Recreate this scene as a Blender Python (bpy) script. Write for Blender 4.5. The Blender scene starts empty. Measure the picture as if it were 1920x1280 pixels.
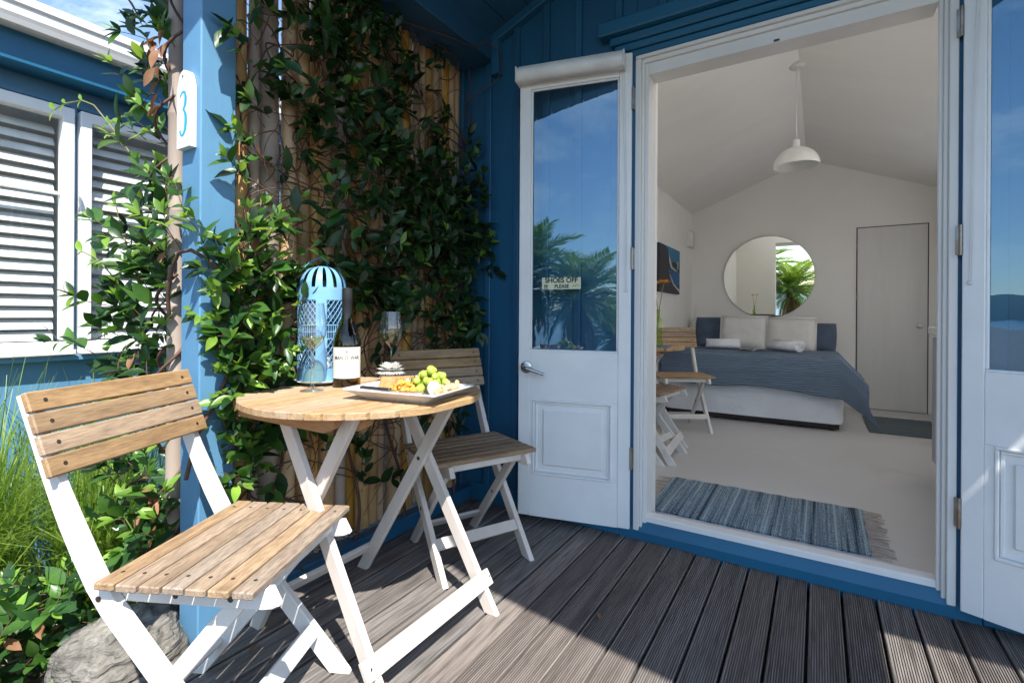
import bpy, bmesh, math, random
import numpy as np
from mathutils import Vector, Matrix, noise
random.seed(7); np.random.seed(7)
R = math.radians
S = bpy.context.scene
COL = S.collection

# ------------------------------------------------------------------ camera
cam_d = bpy.data.cameras.new('camera')
cam = bpy.data.objects.new('camera', cam_d)
COL.objects.link(cam)
yaw, roll = 0.55477, 0.00634
f = Vector((-math.sin(yaw), math.cos(yaw), 0)); r0 = Vector((math.cos(yaw), math.sin(yaw), 0)); u0 = Vector((0, 0, 1))
rr = math.cos(roll)*r0 + math.sin(roll)*u0
uu = -math.sin(roll)*r0 + math.cos(roll)*u0
cam.matrix_world = Matrix(((rr.x, uu.x, -f.x, 0), (rr.y, uu.y, -f.y, 0), (rr.z, uu.z, -f.z, 1.0), (0, 0, 0, 1)))
cam_d.sensor_width = 36; cam_d.lens = 925/1920*36
cam_d.shift_y = -(640-589.2)/1920
cam_d.clip_start = 0.02; cam_d.clip_end = 9000
S.camera = cam

# ------------------------------------------------------------------ sky, sun, exposure
SUN = Vector((0.566, -0.458, 1.0)).normalized()          # towards the sun
w = bpy.data.worlds.new('World'); S.world = w; w.use_nodes = True
nt = w.node_tree; nt.nodes.clear()
sky = nt.nodes.new('ShaderNodeTexSky'); sky.sky_type = 'NISHITA'; sky.sun_disc = False
sky.sun_elevation = math.asin(SUN.z); sky.sun_rotation = math.atan2(SUN.x, SUN.y)
sky.air_density = 1.0; sky.dust_density = 0.15; sky.ozone_density = 2.0
tc = nt.nodes.new('ShaderNodeTexCoord')
mp = nt.nodes.new('ShaderNodeMapping'); mp.inputs['Scale'].default_value = (1.6, 1.6, 4.2); mp.inputs['Location'].default_value = (1.35, .6, .3)
n1 = nt.nodes.new('ShaderNodeTexNoise'); n1.inputs['Scale'].default_value = 1.7; n1.inputs['Detail'].default_value = 9; n1.inputs['Roughness'].default_value = .62; n1.inputs['Distortion'].default_value = .35
rp = nt.nodes.new('ShaderNodeValToRGB'); rp.color_ramp.elements[0].position = .50; rp.color_ramp.elements[1].position = .72
rp.color_ramp.elements[1].color = (.85, .85, .85, 1)
mx = nt.nodes.new('ShaderNodeMix'); mx.data_type = 'RGBA'
mx.inputs['B'].default_value = (6.2, 6.8, 7.6, 1)
bg = nt.nodes.new('ShaderNodeBackground'); bg.inputs['Strength'].default_value = 0.125
wo = nt.nodes.new('ShaderNodeOutputWorld')
L = nt.links.new
L(tc.outputs['Generated'], mp.inputs['Vector']); L(mp.outputs[0], n1.inputs['Vector']); L(n1.outputs['Fac'], rp.inputs[0])
L(rp.outputs[0], mx.inputs['Factor']); L(sky.outputs[0], mx.inputs['A']); L(mx.outputs['Result'], bg.inputs[0]); L(bg.outputs[0], wo.inputs[0])
sd = bpy.data.lights.new('sun', 'SUN'); sd.energy = 3.9; sd.angle = R(.5); sd.color = (1, .955, .88)
so = bpy.data.objects.new('sun', sd); COL.objects.link(so)
so.rotation_euler = SUN.to_track_quat('Z', 'Y').to_euler()
S.view_settings.view_transform = 'Standard'; S.view_settings.look = 'None'
S.view_settings.exposure = 1.32; S.view_settings.gamma = 1
S.view_settings.use_curve_mapping = False
S.render.engine = 'CYCLES'
S.cycles.max_bounces = 12; S.cycles.diffuse_bounces = 6; S.cycles.transparent_max_bounces = 16
S.cycles.caustics_reflective = False; S.cycles.caustics_refractive = False

# ------------------------------------------------------------------ materials
MATS = {}
def new_mat(name):
    m = bpy.data.materials.new(name); m.use_nodes = True; m.node_tree.nodes.clear()
    MATS[name] = m
    return m, m.node_tree.nodes, m.node_tree.links.new
def c4(c): return (c[0], c[1], c[2], 1)
def surf(name, c1, c2=None, rough=.5, scale=6, stretch=(1, 1, 1), contrast=(.35, .65), bump=.0, bscale=60, rnd=.0, wear=None, wear_pos=(.62, .7),
         wear_scale=9, spec=.5, metallic=0, coords='Object', detail=6, sheen=0, bdist=.002, hue=.0, grain=0):
    m, N, K = new_mat(name)
    c2 = c2 or tuple(x*.82 for x in c1)
    out = N.new('ShaderNodeOutputMaterial'); p = N.new('ShaderNodeBsdfPrincipled')
    t = N.new('ShaderNodeTexCoord'); oi = N.new('ShaderNodeObjectInfo')
    ad = N.new('ShaderNodeVectorMath'); ad.operation = 'MULTIPLY_ADD'
    K(oi.outputs['Random'], ad.inputs[0]); ad.inputs[1].default_value = (17, 31, 23); K(t.outputs[coords], ad.inputs[2])
    m1 = N.new('ShaderNodeMapping'); m1.inputs['Scale'].default_value = stretch; K(ad.outputs[0], m1.inputs['Vector'])
    a = N.new('ShaderNodeTexNoise'); a.inputs['Scale'].default_value = scale; a.inputs['Detail'].default_value = detail; a.inputs['Roughness'].default_value = .6
    K(m1.outputs[0], a.inputs['Vector'])
    rmp = N.new('ShaderNodeValToRGB'); rmp.color_ramp.elements[0].position = contrast[0]; rmp.color_ramp.elements[1].position = contrast[1]
    rmp.color_ramp.elements[0].color = c4(c2); rmp.color_ramp.elements[1].color = c4(c1); K(a.outputs['Fac'], rmp.inputs[0])
    col = rmp.outputs[0]
    if grain:
        g = N.new('ShaderNodeTexNoise'); g.inputs['Scale'].default_value = scale*6; g.inputs['Detail'].default_value = 4; K(m1.outputs[0], g.inputs['Vector'])
        gr = N.new('ShaderNodeValToRGB'); gr.color_ramp.elements[0].position = .36; gr.color_ramp.elements[1].position = .56
        gr.color_ramp.elements[0].color = (1-grain, 1-grain, 1-grain, 1); gr.color_ramp.elements[1].color = (1, 1, 1, 1); K(g.outputs['Fac'], gr.inputs[0])
        mm = N.new('ShaderNodeMix'); mm.data_type = 'RGBA'; mm.blend_type = 'MULTIPLY'; mm.inputs['Factor'].default_value = 1
        K(col, mm.inputs['A']); K(gr.outputs[0], mm.inputs['B']); col = mm.outputs['Result']
    if wear:
        b = N.new('ShaderNodeTexNoise'); b.inputs['Scale'].default_value = wear_scale; b.inputs['Detail'].default_value = 9; b.inputs['Roughness'].default_value = .7
        K(m1.outputs[0] if stretch != (1, 1, 1) else ad.outputs[0], b.inputs['Vector'])
        wr = N.new('ShaderNodeValToRGB'); wr.color_ramp.elements[0].position = wear_pos[0]; wr.color_ramp.elements[1].position = wear_pos[1]; K(b.outputs['Fac'], wr.inputs[0])
        mm = N.new('ShaderNodeMix'); mm.data_type = 'RGBA'; K(wr.outputs[0], mm.inputs['Factor']); K(col, mm.inputs['A']); mm.inputs['B'].default_value = c4(wear); col = mm.outputs['Result']
    if rnd or hue:
        h = N.new('ShaderNodeHueSaturation'); mr = N.new('ShaderNodeMapRange'); K(oi.outputs['Random'], mr.inputs[0]); mr.inputs[3].default_value = 1-rnd; mr.inputs[4].default_value = 1+rnd
        K(mr.outputs[0], h.inputs['Value']); K(col, h.inputs['Color'])
        if hue:
            wn = N.new('ShaderNodeTexWhiteNoise'); wn.noise_dimensions = '1D'; K(oi.outputs['Random'], wn.inputs['W'])
            m2 = N.new('ShaderNodeMapRange'); K(wn.outputs['Value'], m2.inputs[0]); m2.inputs[3].default_value = 1-hue*8; m2.inputs[4].default_value = 1+hue*4; K(m2.outputs[0], h.inputs['Saturation'])
        col = h.outputs[0]
    K(col, p.inputs['Base Color']); p.inputs['Roughness'].default_value = rough; p.inputs['Metallic'].default_value = metallic
    p.inputs['Specular IOR Level'].default_value = spec
    if sheen: p.inputs['Sheen Weight'].default_value = sheen
    if bump:
        bn = N.new('ShaderNodeTexNoise'); bn.inputs['Scale'].default_value = bscale; bn.inputs['Detail'].default_value = 5; K(m1.outputs[0], bn.inputs['Vector'])
        bp = N.new('ShaderNodeBump'); bp.inputs['Strength'].default_value = bump; bp.inputs['Distance'].default_value = bdist
        K(bn.outputs['Fac'], bp.inputs['Height']); K(bp.outputs[0], p.inputs['Normal'])
    K(p.outputs[0], out.inputs[0])
    return m
def leaf(name, c1, c2, rough=.32, trans=.3, tcol=None, spec=.5):
    m, N, K = new_mat(name)
    out = N.new('ShaderNodeOutputMaterial'); p = N.new('ShaderNodeBsdfPrincipled'); tr = N.new('ShaderNodeBsdfTranslucent'); mi = N.new('ShaderNodeMixShader')
    g = N.new('ShaderNodeNewGeometry'); a = N.new('ShaderNodeTexNoise'); a.inputs['Scale'].default_value = 14; a.inputs['Detail'].default_value = 3
    K(g.outputs['Position'], a.inputs['Vector'])
    rmp = N.new('ShaderNodeValToRGB'); rmp.color_ramp.elements[0].position = .35; rmp.color_ramp.elements[1].position = .68
    rmp.color_ramp.elements[0].color = c4(c1); rmp.color_ramp.elements[1].color = c4(c2); K(a.outputs['Fac'], rmp.inputs[0])
    oi = N.new('ShaderNodeObjectInfo'); mr = N.new('ShaderNodeMapRange'); K(oi.outputs['Random'], mr.inputs[0]); mr.inputs[3].default_value = .65; mr.inputs[4].default_value = 1.35
    hs = N.new('ShaderNodeHueSaturation'); K(mr.outputs[0], hs.inputs['Value']); K(rmp.outputs[0], hs.inputs['Color'])
    K(hs.outputs[0], p.inputs['Base Color']); p.inputs['Roughness'].default_value = rough; p.inputs['Specular IOR Level'].default_value = spec
    tr.inputs['Color'].default_value = c4(tcol or (c2[0]*1.6, c2[1]*1.7, c2[2]*.8)); mi.inputs[0].default_value = trans
    K(p.outputs[0], mi.inputs[1]); K(tr.outputs[0], mi.inputs[2]); K(mi.outputs[0], out.inputs[0])
    return m
def pane(name, tint=(1, 1, 1), ior=1.5, gloss=1.0, rough=0.0, gcol=(1, 1, 1), pw=5.0, wavy=0):
    """thin clear sheet: Schlick reflection over plain transmission, the same from both sides"""
    m, N, K = new_mat(name)
    out = N.new('ShaderNodeOutputMaterial'); t = N.new('ShaderNodeBsdfTransparent'); g = N.new('ShaderNodeBsdfGlossy'); mi = N.new('ShaderNodeMixShader')
    t.inputs[0].default_value = c4(tint); g.inputs['Roughness'].default_value = rough; g.inputs['Color'].default_value = c4(gcol)
    ge = N.new('ShaderNodeNewGeometry'); dt = N.new('ShaderNodeVectorMath'); dt.operation = 'DOT_PRODUCT'; K(ge.outputs['Normal'], dt.inputs[0]); K(ge.outputs['Incoming'], dt.inputs[1])
    def M_(op, x, y=None):
        q = N.new('ShaderNodeMath'); q.operation = op
        if hasattr(x, 'links'): K(x, q.inputs[0])
        else: q.inputs[0].default_value = x
        if y is not None:
            if hasattr(y, 'links'): K(y, q.inputs[1])
            else: q.inputs[1].default_value = y
        return q
    ab = M_('ABSOLUTE', dt.outputs['Value']); su = M_('SUBTRACT', 1.0, ab.outputs[0]); su.use_clamp = True; pwn = M_('POWER', su.outputs[0], pw)
    if wavy:
        tc_ = N.new('ShaderNodeTexCoord'); nn_ = N.new('ShaderNodeTexNoise'); nn_.inputs['Scale'].default_value = 7; nn_.inputs['Detail'].default_value = 2; K(tc_.outputs['Object'], nn_.inputs['Vector'])
        bp_ = N.new('ShaderNodeBump'); bp_.inputs['Strength'].default_value = wavy; bp_.inputs['Distance'].default_value = .01; K(nn_.outputs['Fac'], bp_.inputs['Height']); K(bp_.outputs[0], g.inputs['Normal'])
    F0 = ((ior-1)/(ior+1))**2*gloss
    mu = M_('MULTIPLY', pwn.outputs[0], 1-F0); ad = M_('ADD', mu.outputs[0], F0); ad.use_clamp = True
    K(ad.outputs[0], mi.inputs[0]); K(t.outputs[0], mi.inputs[1]); K(g.outputs[0], mi.inputs[2]); K(mi.outputs[0], out.inputs[0])
    return m

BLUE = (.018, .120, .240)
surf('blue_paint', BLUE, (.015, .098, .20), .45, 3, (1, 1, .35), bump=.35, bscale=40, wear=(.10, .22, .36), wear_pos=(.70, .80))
surf('blue_paint_along', (.013, .125, .235), (.011, .10, .195), .4, 3, (.35, 1, 1), bump=.25, bscale=50, wear=(.16, .2, .24), wear_pos=(.68, .78))
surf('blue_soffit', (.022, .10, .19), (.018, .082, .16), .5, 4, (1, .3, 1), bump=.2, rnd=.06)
surf('blue_paint_sunlit', (.11, .265, .43), (.09, .23, .385), .5, 3, (1, 1, .3), bump=.5, bscale=45, wear=(.16, .33, .5), wear_pos=(.66, .8))  # same blue paint as the walls, made paler to carry the sunlight
surf('white_paint', (.86, .86, .85), (.80, .80, .79), .38, 5, bump=.08, bscale=30, wear=(.55, .52, .48), wear_pos=(.74, .80), wear_scale=14)
surf('white_frame', (.78, .76, .73), (.72, .70, .67), .45, 5, (1, 1, .3), bump=.15, bscale=40, wear=(.5, .45, .38), wear_pos=(.72, .8), wear_scale=18)
surf('white_worn_leg', (.68, .61, .55), (.50, .435, .375), .55, 7, (1, 1, .25), contrast=(.25, .62), bump=.35, bscale=70, wear=(.42, .34, .27), wear_pos=(.66, .74), wear_scale=16, rnd=.05)
surf('white_chair', (.72, .71, .69), (.62, .60, .575), .5, 6, (1, 1, .3), bump=.35, bscale=60, wear=(.42, .36, .30), wear_pos=(.66, .74), wear_scale=14)
surf('teak', (.44, .285, .15), (.29, .18, .095), .62, 5, (9, 1, 9), bump=.5, bscale=22, rnd=.12, hue=.03, wear=(.17, .12, .075), wear_pos=(.66, .76), wear_scale=5, grain=.25, bdist=.001)
surf('teak_seat', (.40, .285, .18), (.25, .165, .10), .64, 5, (9, 1, 9), bump=.5, bscale=22, rnd=.15, hue=.04, wear=(.13, .095, .07), wear_pos=(.60, .70), wear_scale=5, grain=.35, bdist=.001)
surf('teak_grey', (.36, .25, .155), (.22, .145, .09), .68, 5, (9, 1, 9), bump=.5, bscale=22, rnd=.16, hue=.03, wear=(.12, .09, .065), wear_pos=(.60, .72), wear_scale=5, grain=.35, bdist=.001)
surf('teak_top', (.49, .33, .18), (.35, .225, .12), .6, 5, (9, 1, 9), bump=.5, bscale=22, rnd=.10, hue=.03, wear=(.25, .17, .10), wear_pos=(.68, .78), wear_scale=5, grain=.25, bdist=.001)
surf('teak_beam', (.50, .27, .11), (.38, .19, .075), .5, 4, (1, 9, 9), bump=.3, bscale=22, rnd=.08, grain=.2)
surf('deck', (.235, .208, .190), (.125, .106, .096), .78, 1.8, (14, .7, 14), contrast=(.3, .7), bump=.7, bscale=26, rnd=.20, hue=.05, wear=(.05, .038, .032), wear_pos=(.60, .72), wear_scale=1.1, grain=.45, bdist=.0012, spec=.3)
surf('deck_groove', (.115, .095, .082), (.07, .056, .048), .85, 1.8, (14, .7, 14), rnd=.2)
surf('deck_under', (.03, .028, .025), rough=.95)
surf('bamboo', (.58, .34, .115), (.38, .20, .06), .5, 3, (1.5, 1.5, .35), contrast=(.3, .7), bump=.2, bscale=40, rnd=.22, hue=.04, wear=(.13, .08, .045), wear_pos=(.62, .74), wear_scale=5, grain=.2)
surf('bamboo_grey', (.42, .34, .28), (.30, .24, .195), .6, 3, (1.5, 1.5, .35), bump=.3, bscale=40, rnd=.1, wear=(.16, .12, .1), wear_pos=(.6, .7))
surf('stem_brown', (.125, .060, .038), (.07, .035, .025), .7, 20)
surf('stem_green', (.22, .26, .07), (.18, .13, .07), .6, 20)
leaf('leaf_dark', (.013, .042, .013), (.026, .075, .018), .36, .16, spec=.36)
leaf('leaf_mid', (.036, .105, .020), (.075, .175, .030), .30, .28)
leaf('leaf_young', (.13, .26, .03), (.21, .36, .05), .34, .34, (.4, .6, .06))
leaf('leaf_dead', (.20, .085, .035), (.32, .17, .09), .6, .2, (.5, .22, .08))
leaf('grass', (.10, .19, .03), (.24, .34, .06), .4, .35, (.42, .6, .08))
leaf('palm_green', (.035, .09, .016), (.075, .16, .024), .4, .22, (.5, .75, .08))
leaf('palm_dry', (.32, .20, .08), (.45, .30, .14), .7, .2, (.5, .33, .12))
surf('palm_trunk', (.16, .11, .07), (.07, .05, .035), .9, 5, bump=1, bscale=14, bdist=.03)
surf('hedge', (.03, .07, .02), (.015, .035, .01), .8, 2, coords='Object', bump=1, bscale=6, bdist=.2)
surf('inner_wall', (.83, .805, .765), (.79, .765, .73), .75, 1.6, bump=.12, bscale=18)
surf('inner_ceiling', (.80, .775, .735), (.765, .74, .70), .8, 1.2, (1, 3, 1), bump=.25, bscale=12)
surf('inner_floor', (.60, .58, .565), (.54, .525, .51), .38, 1.3, bump=.05, bscale=10, wear=(.40, .39, .385), wear_pos=(.62, .82), wear_scale=2)
surf('inner_door', (.67, .66, .64), (.62, .61, .585), .55, 2.5, (5, 5, .4), bump=.25, bscale=14)
surf('steel', (.60, .59, .57), rough=.24, metallic=1, bump=.02)
surf('hinge_metal', (.42, .39, .36), (.25, .22, .2), .4, 20, metallic=.9, wear=(.28, .22, .16), wear_pos=(.5, .6))
surf('screw', (.10, .07, .05), (.05, .035, .03), .5, 60, metallic=.5)
surf('blind_white', (.82, .82, .80), rough=.4, rnd=.03)
surf('gutter', (.80, .78, .75), (.74, .72, .69), .35, 6, (1, .2, 1))
surf('blue_lantern', (.20, .42, .66), (.15, .34, .56), .4, 14, bump=.2, wear=(.4, .55, .7), wear_pos=(.68, .76))
surf('ceramic', (.80, .79, .77), rough=.16)
surf('bottle_cap', (.035, .037, .042), rough=.32, metallic=.4)
surf('label_paper', (.82, .79, .72), rough=.6)
surf('ink', (.03, .028, .03), rough=.6)
surf('black_ink', (.02, .02, .015), rough=.6)
surf('green_ink', (.25, .38, .05), rough=.6)
surf('sticker', (.70, .72, .50), rough=.4)
surf('teal_ink', (.02, .36, .50), (.02, .42, .56), .5, 8)
surf('sign_wood', (.80, .78, .75), (.72, .70, .67), .5, 6, (1, 1, .3), bump=.3, bscale=40, wear=(.5, .42, .36), wear_pos=(.68, .76))
surf('knife_black', (.02, .02, .025), rough=.35)
surf('cracker_brown', (.46, .25, .10), (.30, .15, .05), .8, 50, bump=.6, bscale=120)
surf('cracker_gold', (.78, .42, .07), (.52, .22, .03), .7, 50, bump=.6, bscale=120, rnd=.2)
surf('bread', (.68, .47, .26), (.50, .30, .13), .8, 25, bump=.6, bscale=90, rnd=.12)
surf('cheese', (.84, .80, .68), rough=.5)
surf('herb', (.03, .10, .015), (.07, .18, .03), .7, 30)
surf('dip', (.30, .12, .20), (.36, .18, .25), .3, 20)
surf('petal', (.86, .85, .80), rough=.5)
surf('gerbera', (.88, .42, .02), (.93, .54, .04), .5, 12)
surf('gerbera_eye', (.55, .12, .01), rough=.7)
surf('linen_blue', (.20, .245, .33), (.15, .19, .27), .9, 9, bump=.4, bscale=90, sheen=.3)
surf('navy_linen', (.085, .12, .18), (.065, .095, .145), .9, 12, bump=.4, bscale=90, sheen=.2)
surf('natural_linen', (.74, .715, .68), (.69, .665, .63), .9, 10, bump=.4, bscale=90, sheen=.2)
surf('bed_linen', (.76, .79, .84), (.70, .735, .79), .9, 5, bump=.7, bscale=9, bdist=.012)
surf('towel', (.84, .84, .86), (.76, .76, .79), .95, 40, bump=1, bscale=70, bdist=.006)
surf('magazine', (.60, .55, .50), (.30, .25, .25), .5, 10, contrast=(.45, .55))
surf('dark_wood', (.045, .03, .025), rough=.5)
surf('cabinet_grey', (.40, .41, .44), (.36, .37, .40), .5, 3, (3, 3, .4))
surf('bench_white', (.74, .73, .72), rough=.3)
surf('lamp_white', (.72, .72, .69), rough=.35)
surf('placemat', (.13, .20, .28), (.10, .16, .23), .9, 40)
surf('fringe', (.50, .43, .36), (.38, .32, .27), .95, 30)
surf('pebble', (.50, .41, .34), (.3, .24, .19), .85, 20, rnd=.2, bump=.4)
surf('boulder', (.27, .25, .22), (.075, .068, .058), .85, 9, (1, .5, 3.4), contrast=(.3, .66), bump=1, bscale=16, bdist=.03, wear=(.40, .37, .32), wear_pos=(.55, .68), wear_scale=4, grain=.35)
surf('ground_soil', (.2, .165, .13), (.10, .08, .06), .95, 3, coords='Object', contrast=(.35, .6), bump=.8, bscale=30, bdist=.02, grain=.3)
surf('far_hill', (.05, .085, .05), (.03, .055, .035), .95, .02, detail=8)
surf('sea', (.02, .09, .14), rough=.25)
surf('canvas_dark', (.035, .022, .02), (.02, .03, .05), .7, 9)
surf('canvas_blue', (.02, .14, .26), (.03, .20, .36), .7, 9)
surf('canvas_deep', (.01, .07, .20), (.015, .12, .30), .7, 9)
surf('canvas_sail', (.55, .56, .55), (.35, .38, .40), .7, 9)
surf('roof_metal', (.42, .43, .44), rough=.5)
surf('vent_grey', (.45, .44, .42), rough=.6)
pane('door_glass', (.88, .94, .96), 1.62, 3.2, gcol=(.55, .80, 1), wavy=.035)
pane('window_glass', (.93, .95, .95), 1.5, 1.3)
pane('thin_glass', (.93, .94, .935), 1.5, 2.6, pw=2.6)
pane('bottle_glass', (.60, .54, .20), 1.5, 1.3)
pane('green_glass', (.86, .92, .68), 1.5, 1.2)
pane('wine', (.93, .86, .58), 1.33, 1.4)
pane('bottle_wine', (.62, .48, .14), 1.33, .6)
m, N, K = new_mat('fill_diffuser')
o_ = N.new('ShaderNodeOutputMaterial'); a_ = N.new('ShaderNodeBsdfTranslucent'); a_.inputs[0].default_value = (.95, .90, .83, 1); K(a_.outputs[0], o_.inputs[0])  # diffusing sheet for the added panels that brighten the room
m, N, K = new_mat('mirror_silver')
o_ = N.new('ShaderNodeOutputMaterial'); g_ = N.new('ShaderNodeBsdfGlossy'); g_.inputs['Roughness'].default_value = .0; g_.inputs['Color'].default_value = (.86, .89, .84, 1); K(g_.outputs[0], o_.inputs[0])
m, N, K = new_mat('grape')
o_ = N.new('ShaderNodeOutputMaterial'); p_ = N.new('ShaderNodeBsdfPrincipled'); p_.inputs['Base Color'].default_value = (.40, .50, .08, 1); p_.inputs['Roughness'].default_value = .22
p_.inputs['Subsurface Weight'].default_value = .6; p_.inputs['Subsurface Radius'].default_value = (.02, .02, .006); p_.inputs['Subsurface Scale'].default_value = .5; K(p_.outputs[0], o_.inputs[0])

# striped textiles
def striped(name, cols, scale, axis=1, rough=.95, warp=.25, bscale=90, jitter=.05):
    m, N, K = new_mat(name)
    out = N.new('ShaderNodeOutputMaterial'); p = N.new('ShaderNodeBsdfPrincipled'); t = N.new('ShaderNodeTexCoord')
    mp_ = N.new('ShaderNodeMapping'); s = [warp, warp, warp]; s[axis] = scale; mp_.inputs['Scale'].default_value = s
    a = N.new('ShaderNodeTexNoise'); a.inputs['Scale'].default_value = 1; a.inputs['Detail'].default_value = 3; a.inputs['Roughness'].default_value = .8
    K(t.outputs['Object'], mp_.inputs[0]); K(mp_.outputs[0], a.inputs['Vector'])
    b = N.new('ShaderNodeTexNoise'); b.inputs['Scale'].default_value = 120; K(t.outputs['Object'], b.inputs['Vector'])
    ma = N.new('ShaderNodeMath'); ma.operation = 'MULTIPLY_ADD'; K(b.outputs['Fac'], ma.inputs[0]); ma.inputs[1].default_value = jitter*4; K(a.outputs['Fac'], ma.inputs[2])
    ms = N.new('ShaderNodeMath'); ms.operation = 'SUBTRACT'; K(ma.outputs[0], ms.inputs[0]); ms.inputs[1].default_value = jitter*2
    rmp = N.new('ShaderNodeValToRGB'); rmp.color_ramp.interpolation = 'LINEAR'
    n = len(cols)
    while len(rmp.color_ramp.elements) < n: rmp.color_ramp.elements.new(.5)
    for i, c in enumerate(cols):
        e = rmp.color_ramp.elements[i]; e.position = .42 + .16*i/(n-1); e.color = c4(c)
    K(ms.outputs[0], rmp.inputs[0]); K(rmp.outputs[0], p.inputs['Base Color']); p.inputs['Roughness'].default_value = rough
    bp = N.new('ShaderNodeBump'); bp.inputs['Strength'].default_value = .8; bp.inputs['Distance'].default_value = .004; K(b.outputs['Fac'], bp.inputs['Height']); K(bp.outputs[0], p.inputs['Normal'])
    K(p.outputs[0], out.inputs[0]); return m
striped('rag_rug', [(.02, .04, .06), (.17, .26, .33), (.04, .075, .11), (.10, .17, .23), (.42, .50, .55), (.02, .03, .04), (.16, .25, .33), (.05, .065, .06), (.30, .40, .46)], 26, 0)
striped('rag_mat', [(.05, .07, .08), (.12, .15, .17), (.07, .09, .10), (.16, .19, .20)], 26, 1)
# waffle throw: fine horizontal ridges (wave bump)
m, N, K = new_mat('throw')
out = N.new('ShaderNodeOutputMaterial'); p = N.new('ShaderNodeBsdfPrincipled'); uvn = N.new('ShaderNodeUVMap'); wv = N.new('ShaderNodeTexWave'); wv.bands_direction = 'Y'; wv.inputs['Scale'].default_value = 2.6; wv.inputs['Distortion'].default_value = 1.2; wv.inputs['Detail Scale'].default_value = 2
K(uvn.outputs[0], wv.inputs['Vector'])
rm = N.new('ShaderNodeValToRGB'); rm.color_ramp.elements[0].color = (.115, .165, .235, 1); rm.color_ramp.elements[1].color = (.165, .22, .30, 1); K(wv.outputs['Fac'], rm.inputs[0]); K(rm.outputs[0], p.inputs['Base Color'])
bp = N.new('ShaderNodeBump'); bp.inputs['Distance'].default_value = .004; K(wv.outputs['Fac'], bp.inputs['Height']); K(bp.outputs[0], p.inputs['Normal']); p.inputs['Roughness'].default_value = .9
K(p.outputs[0], out.inputs[0])

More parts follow.
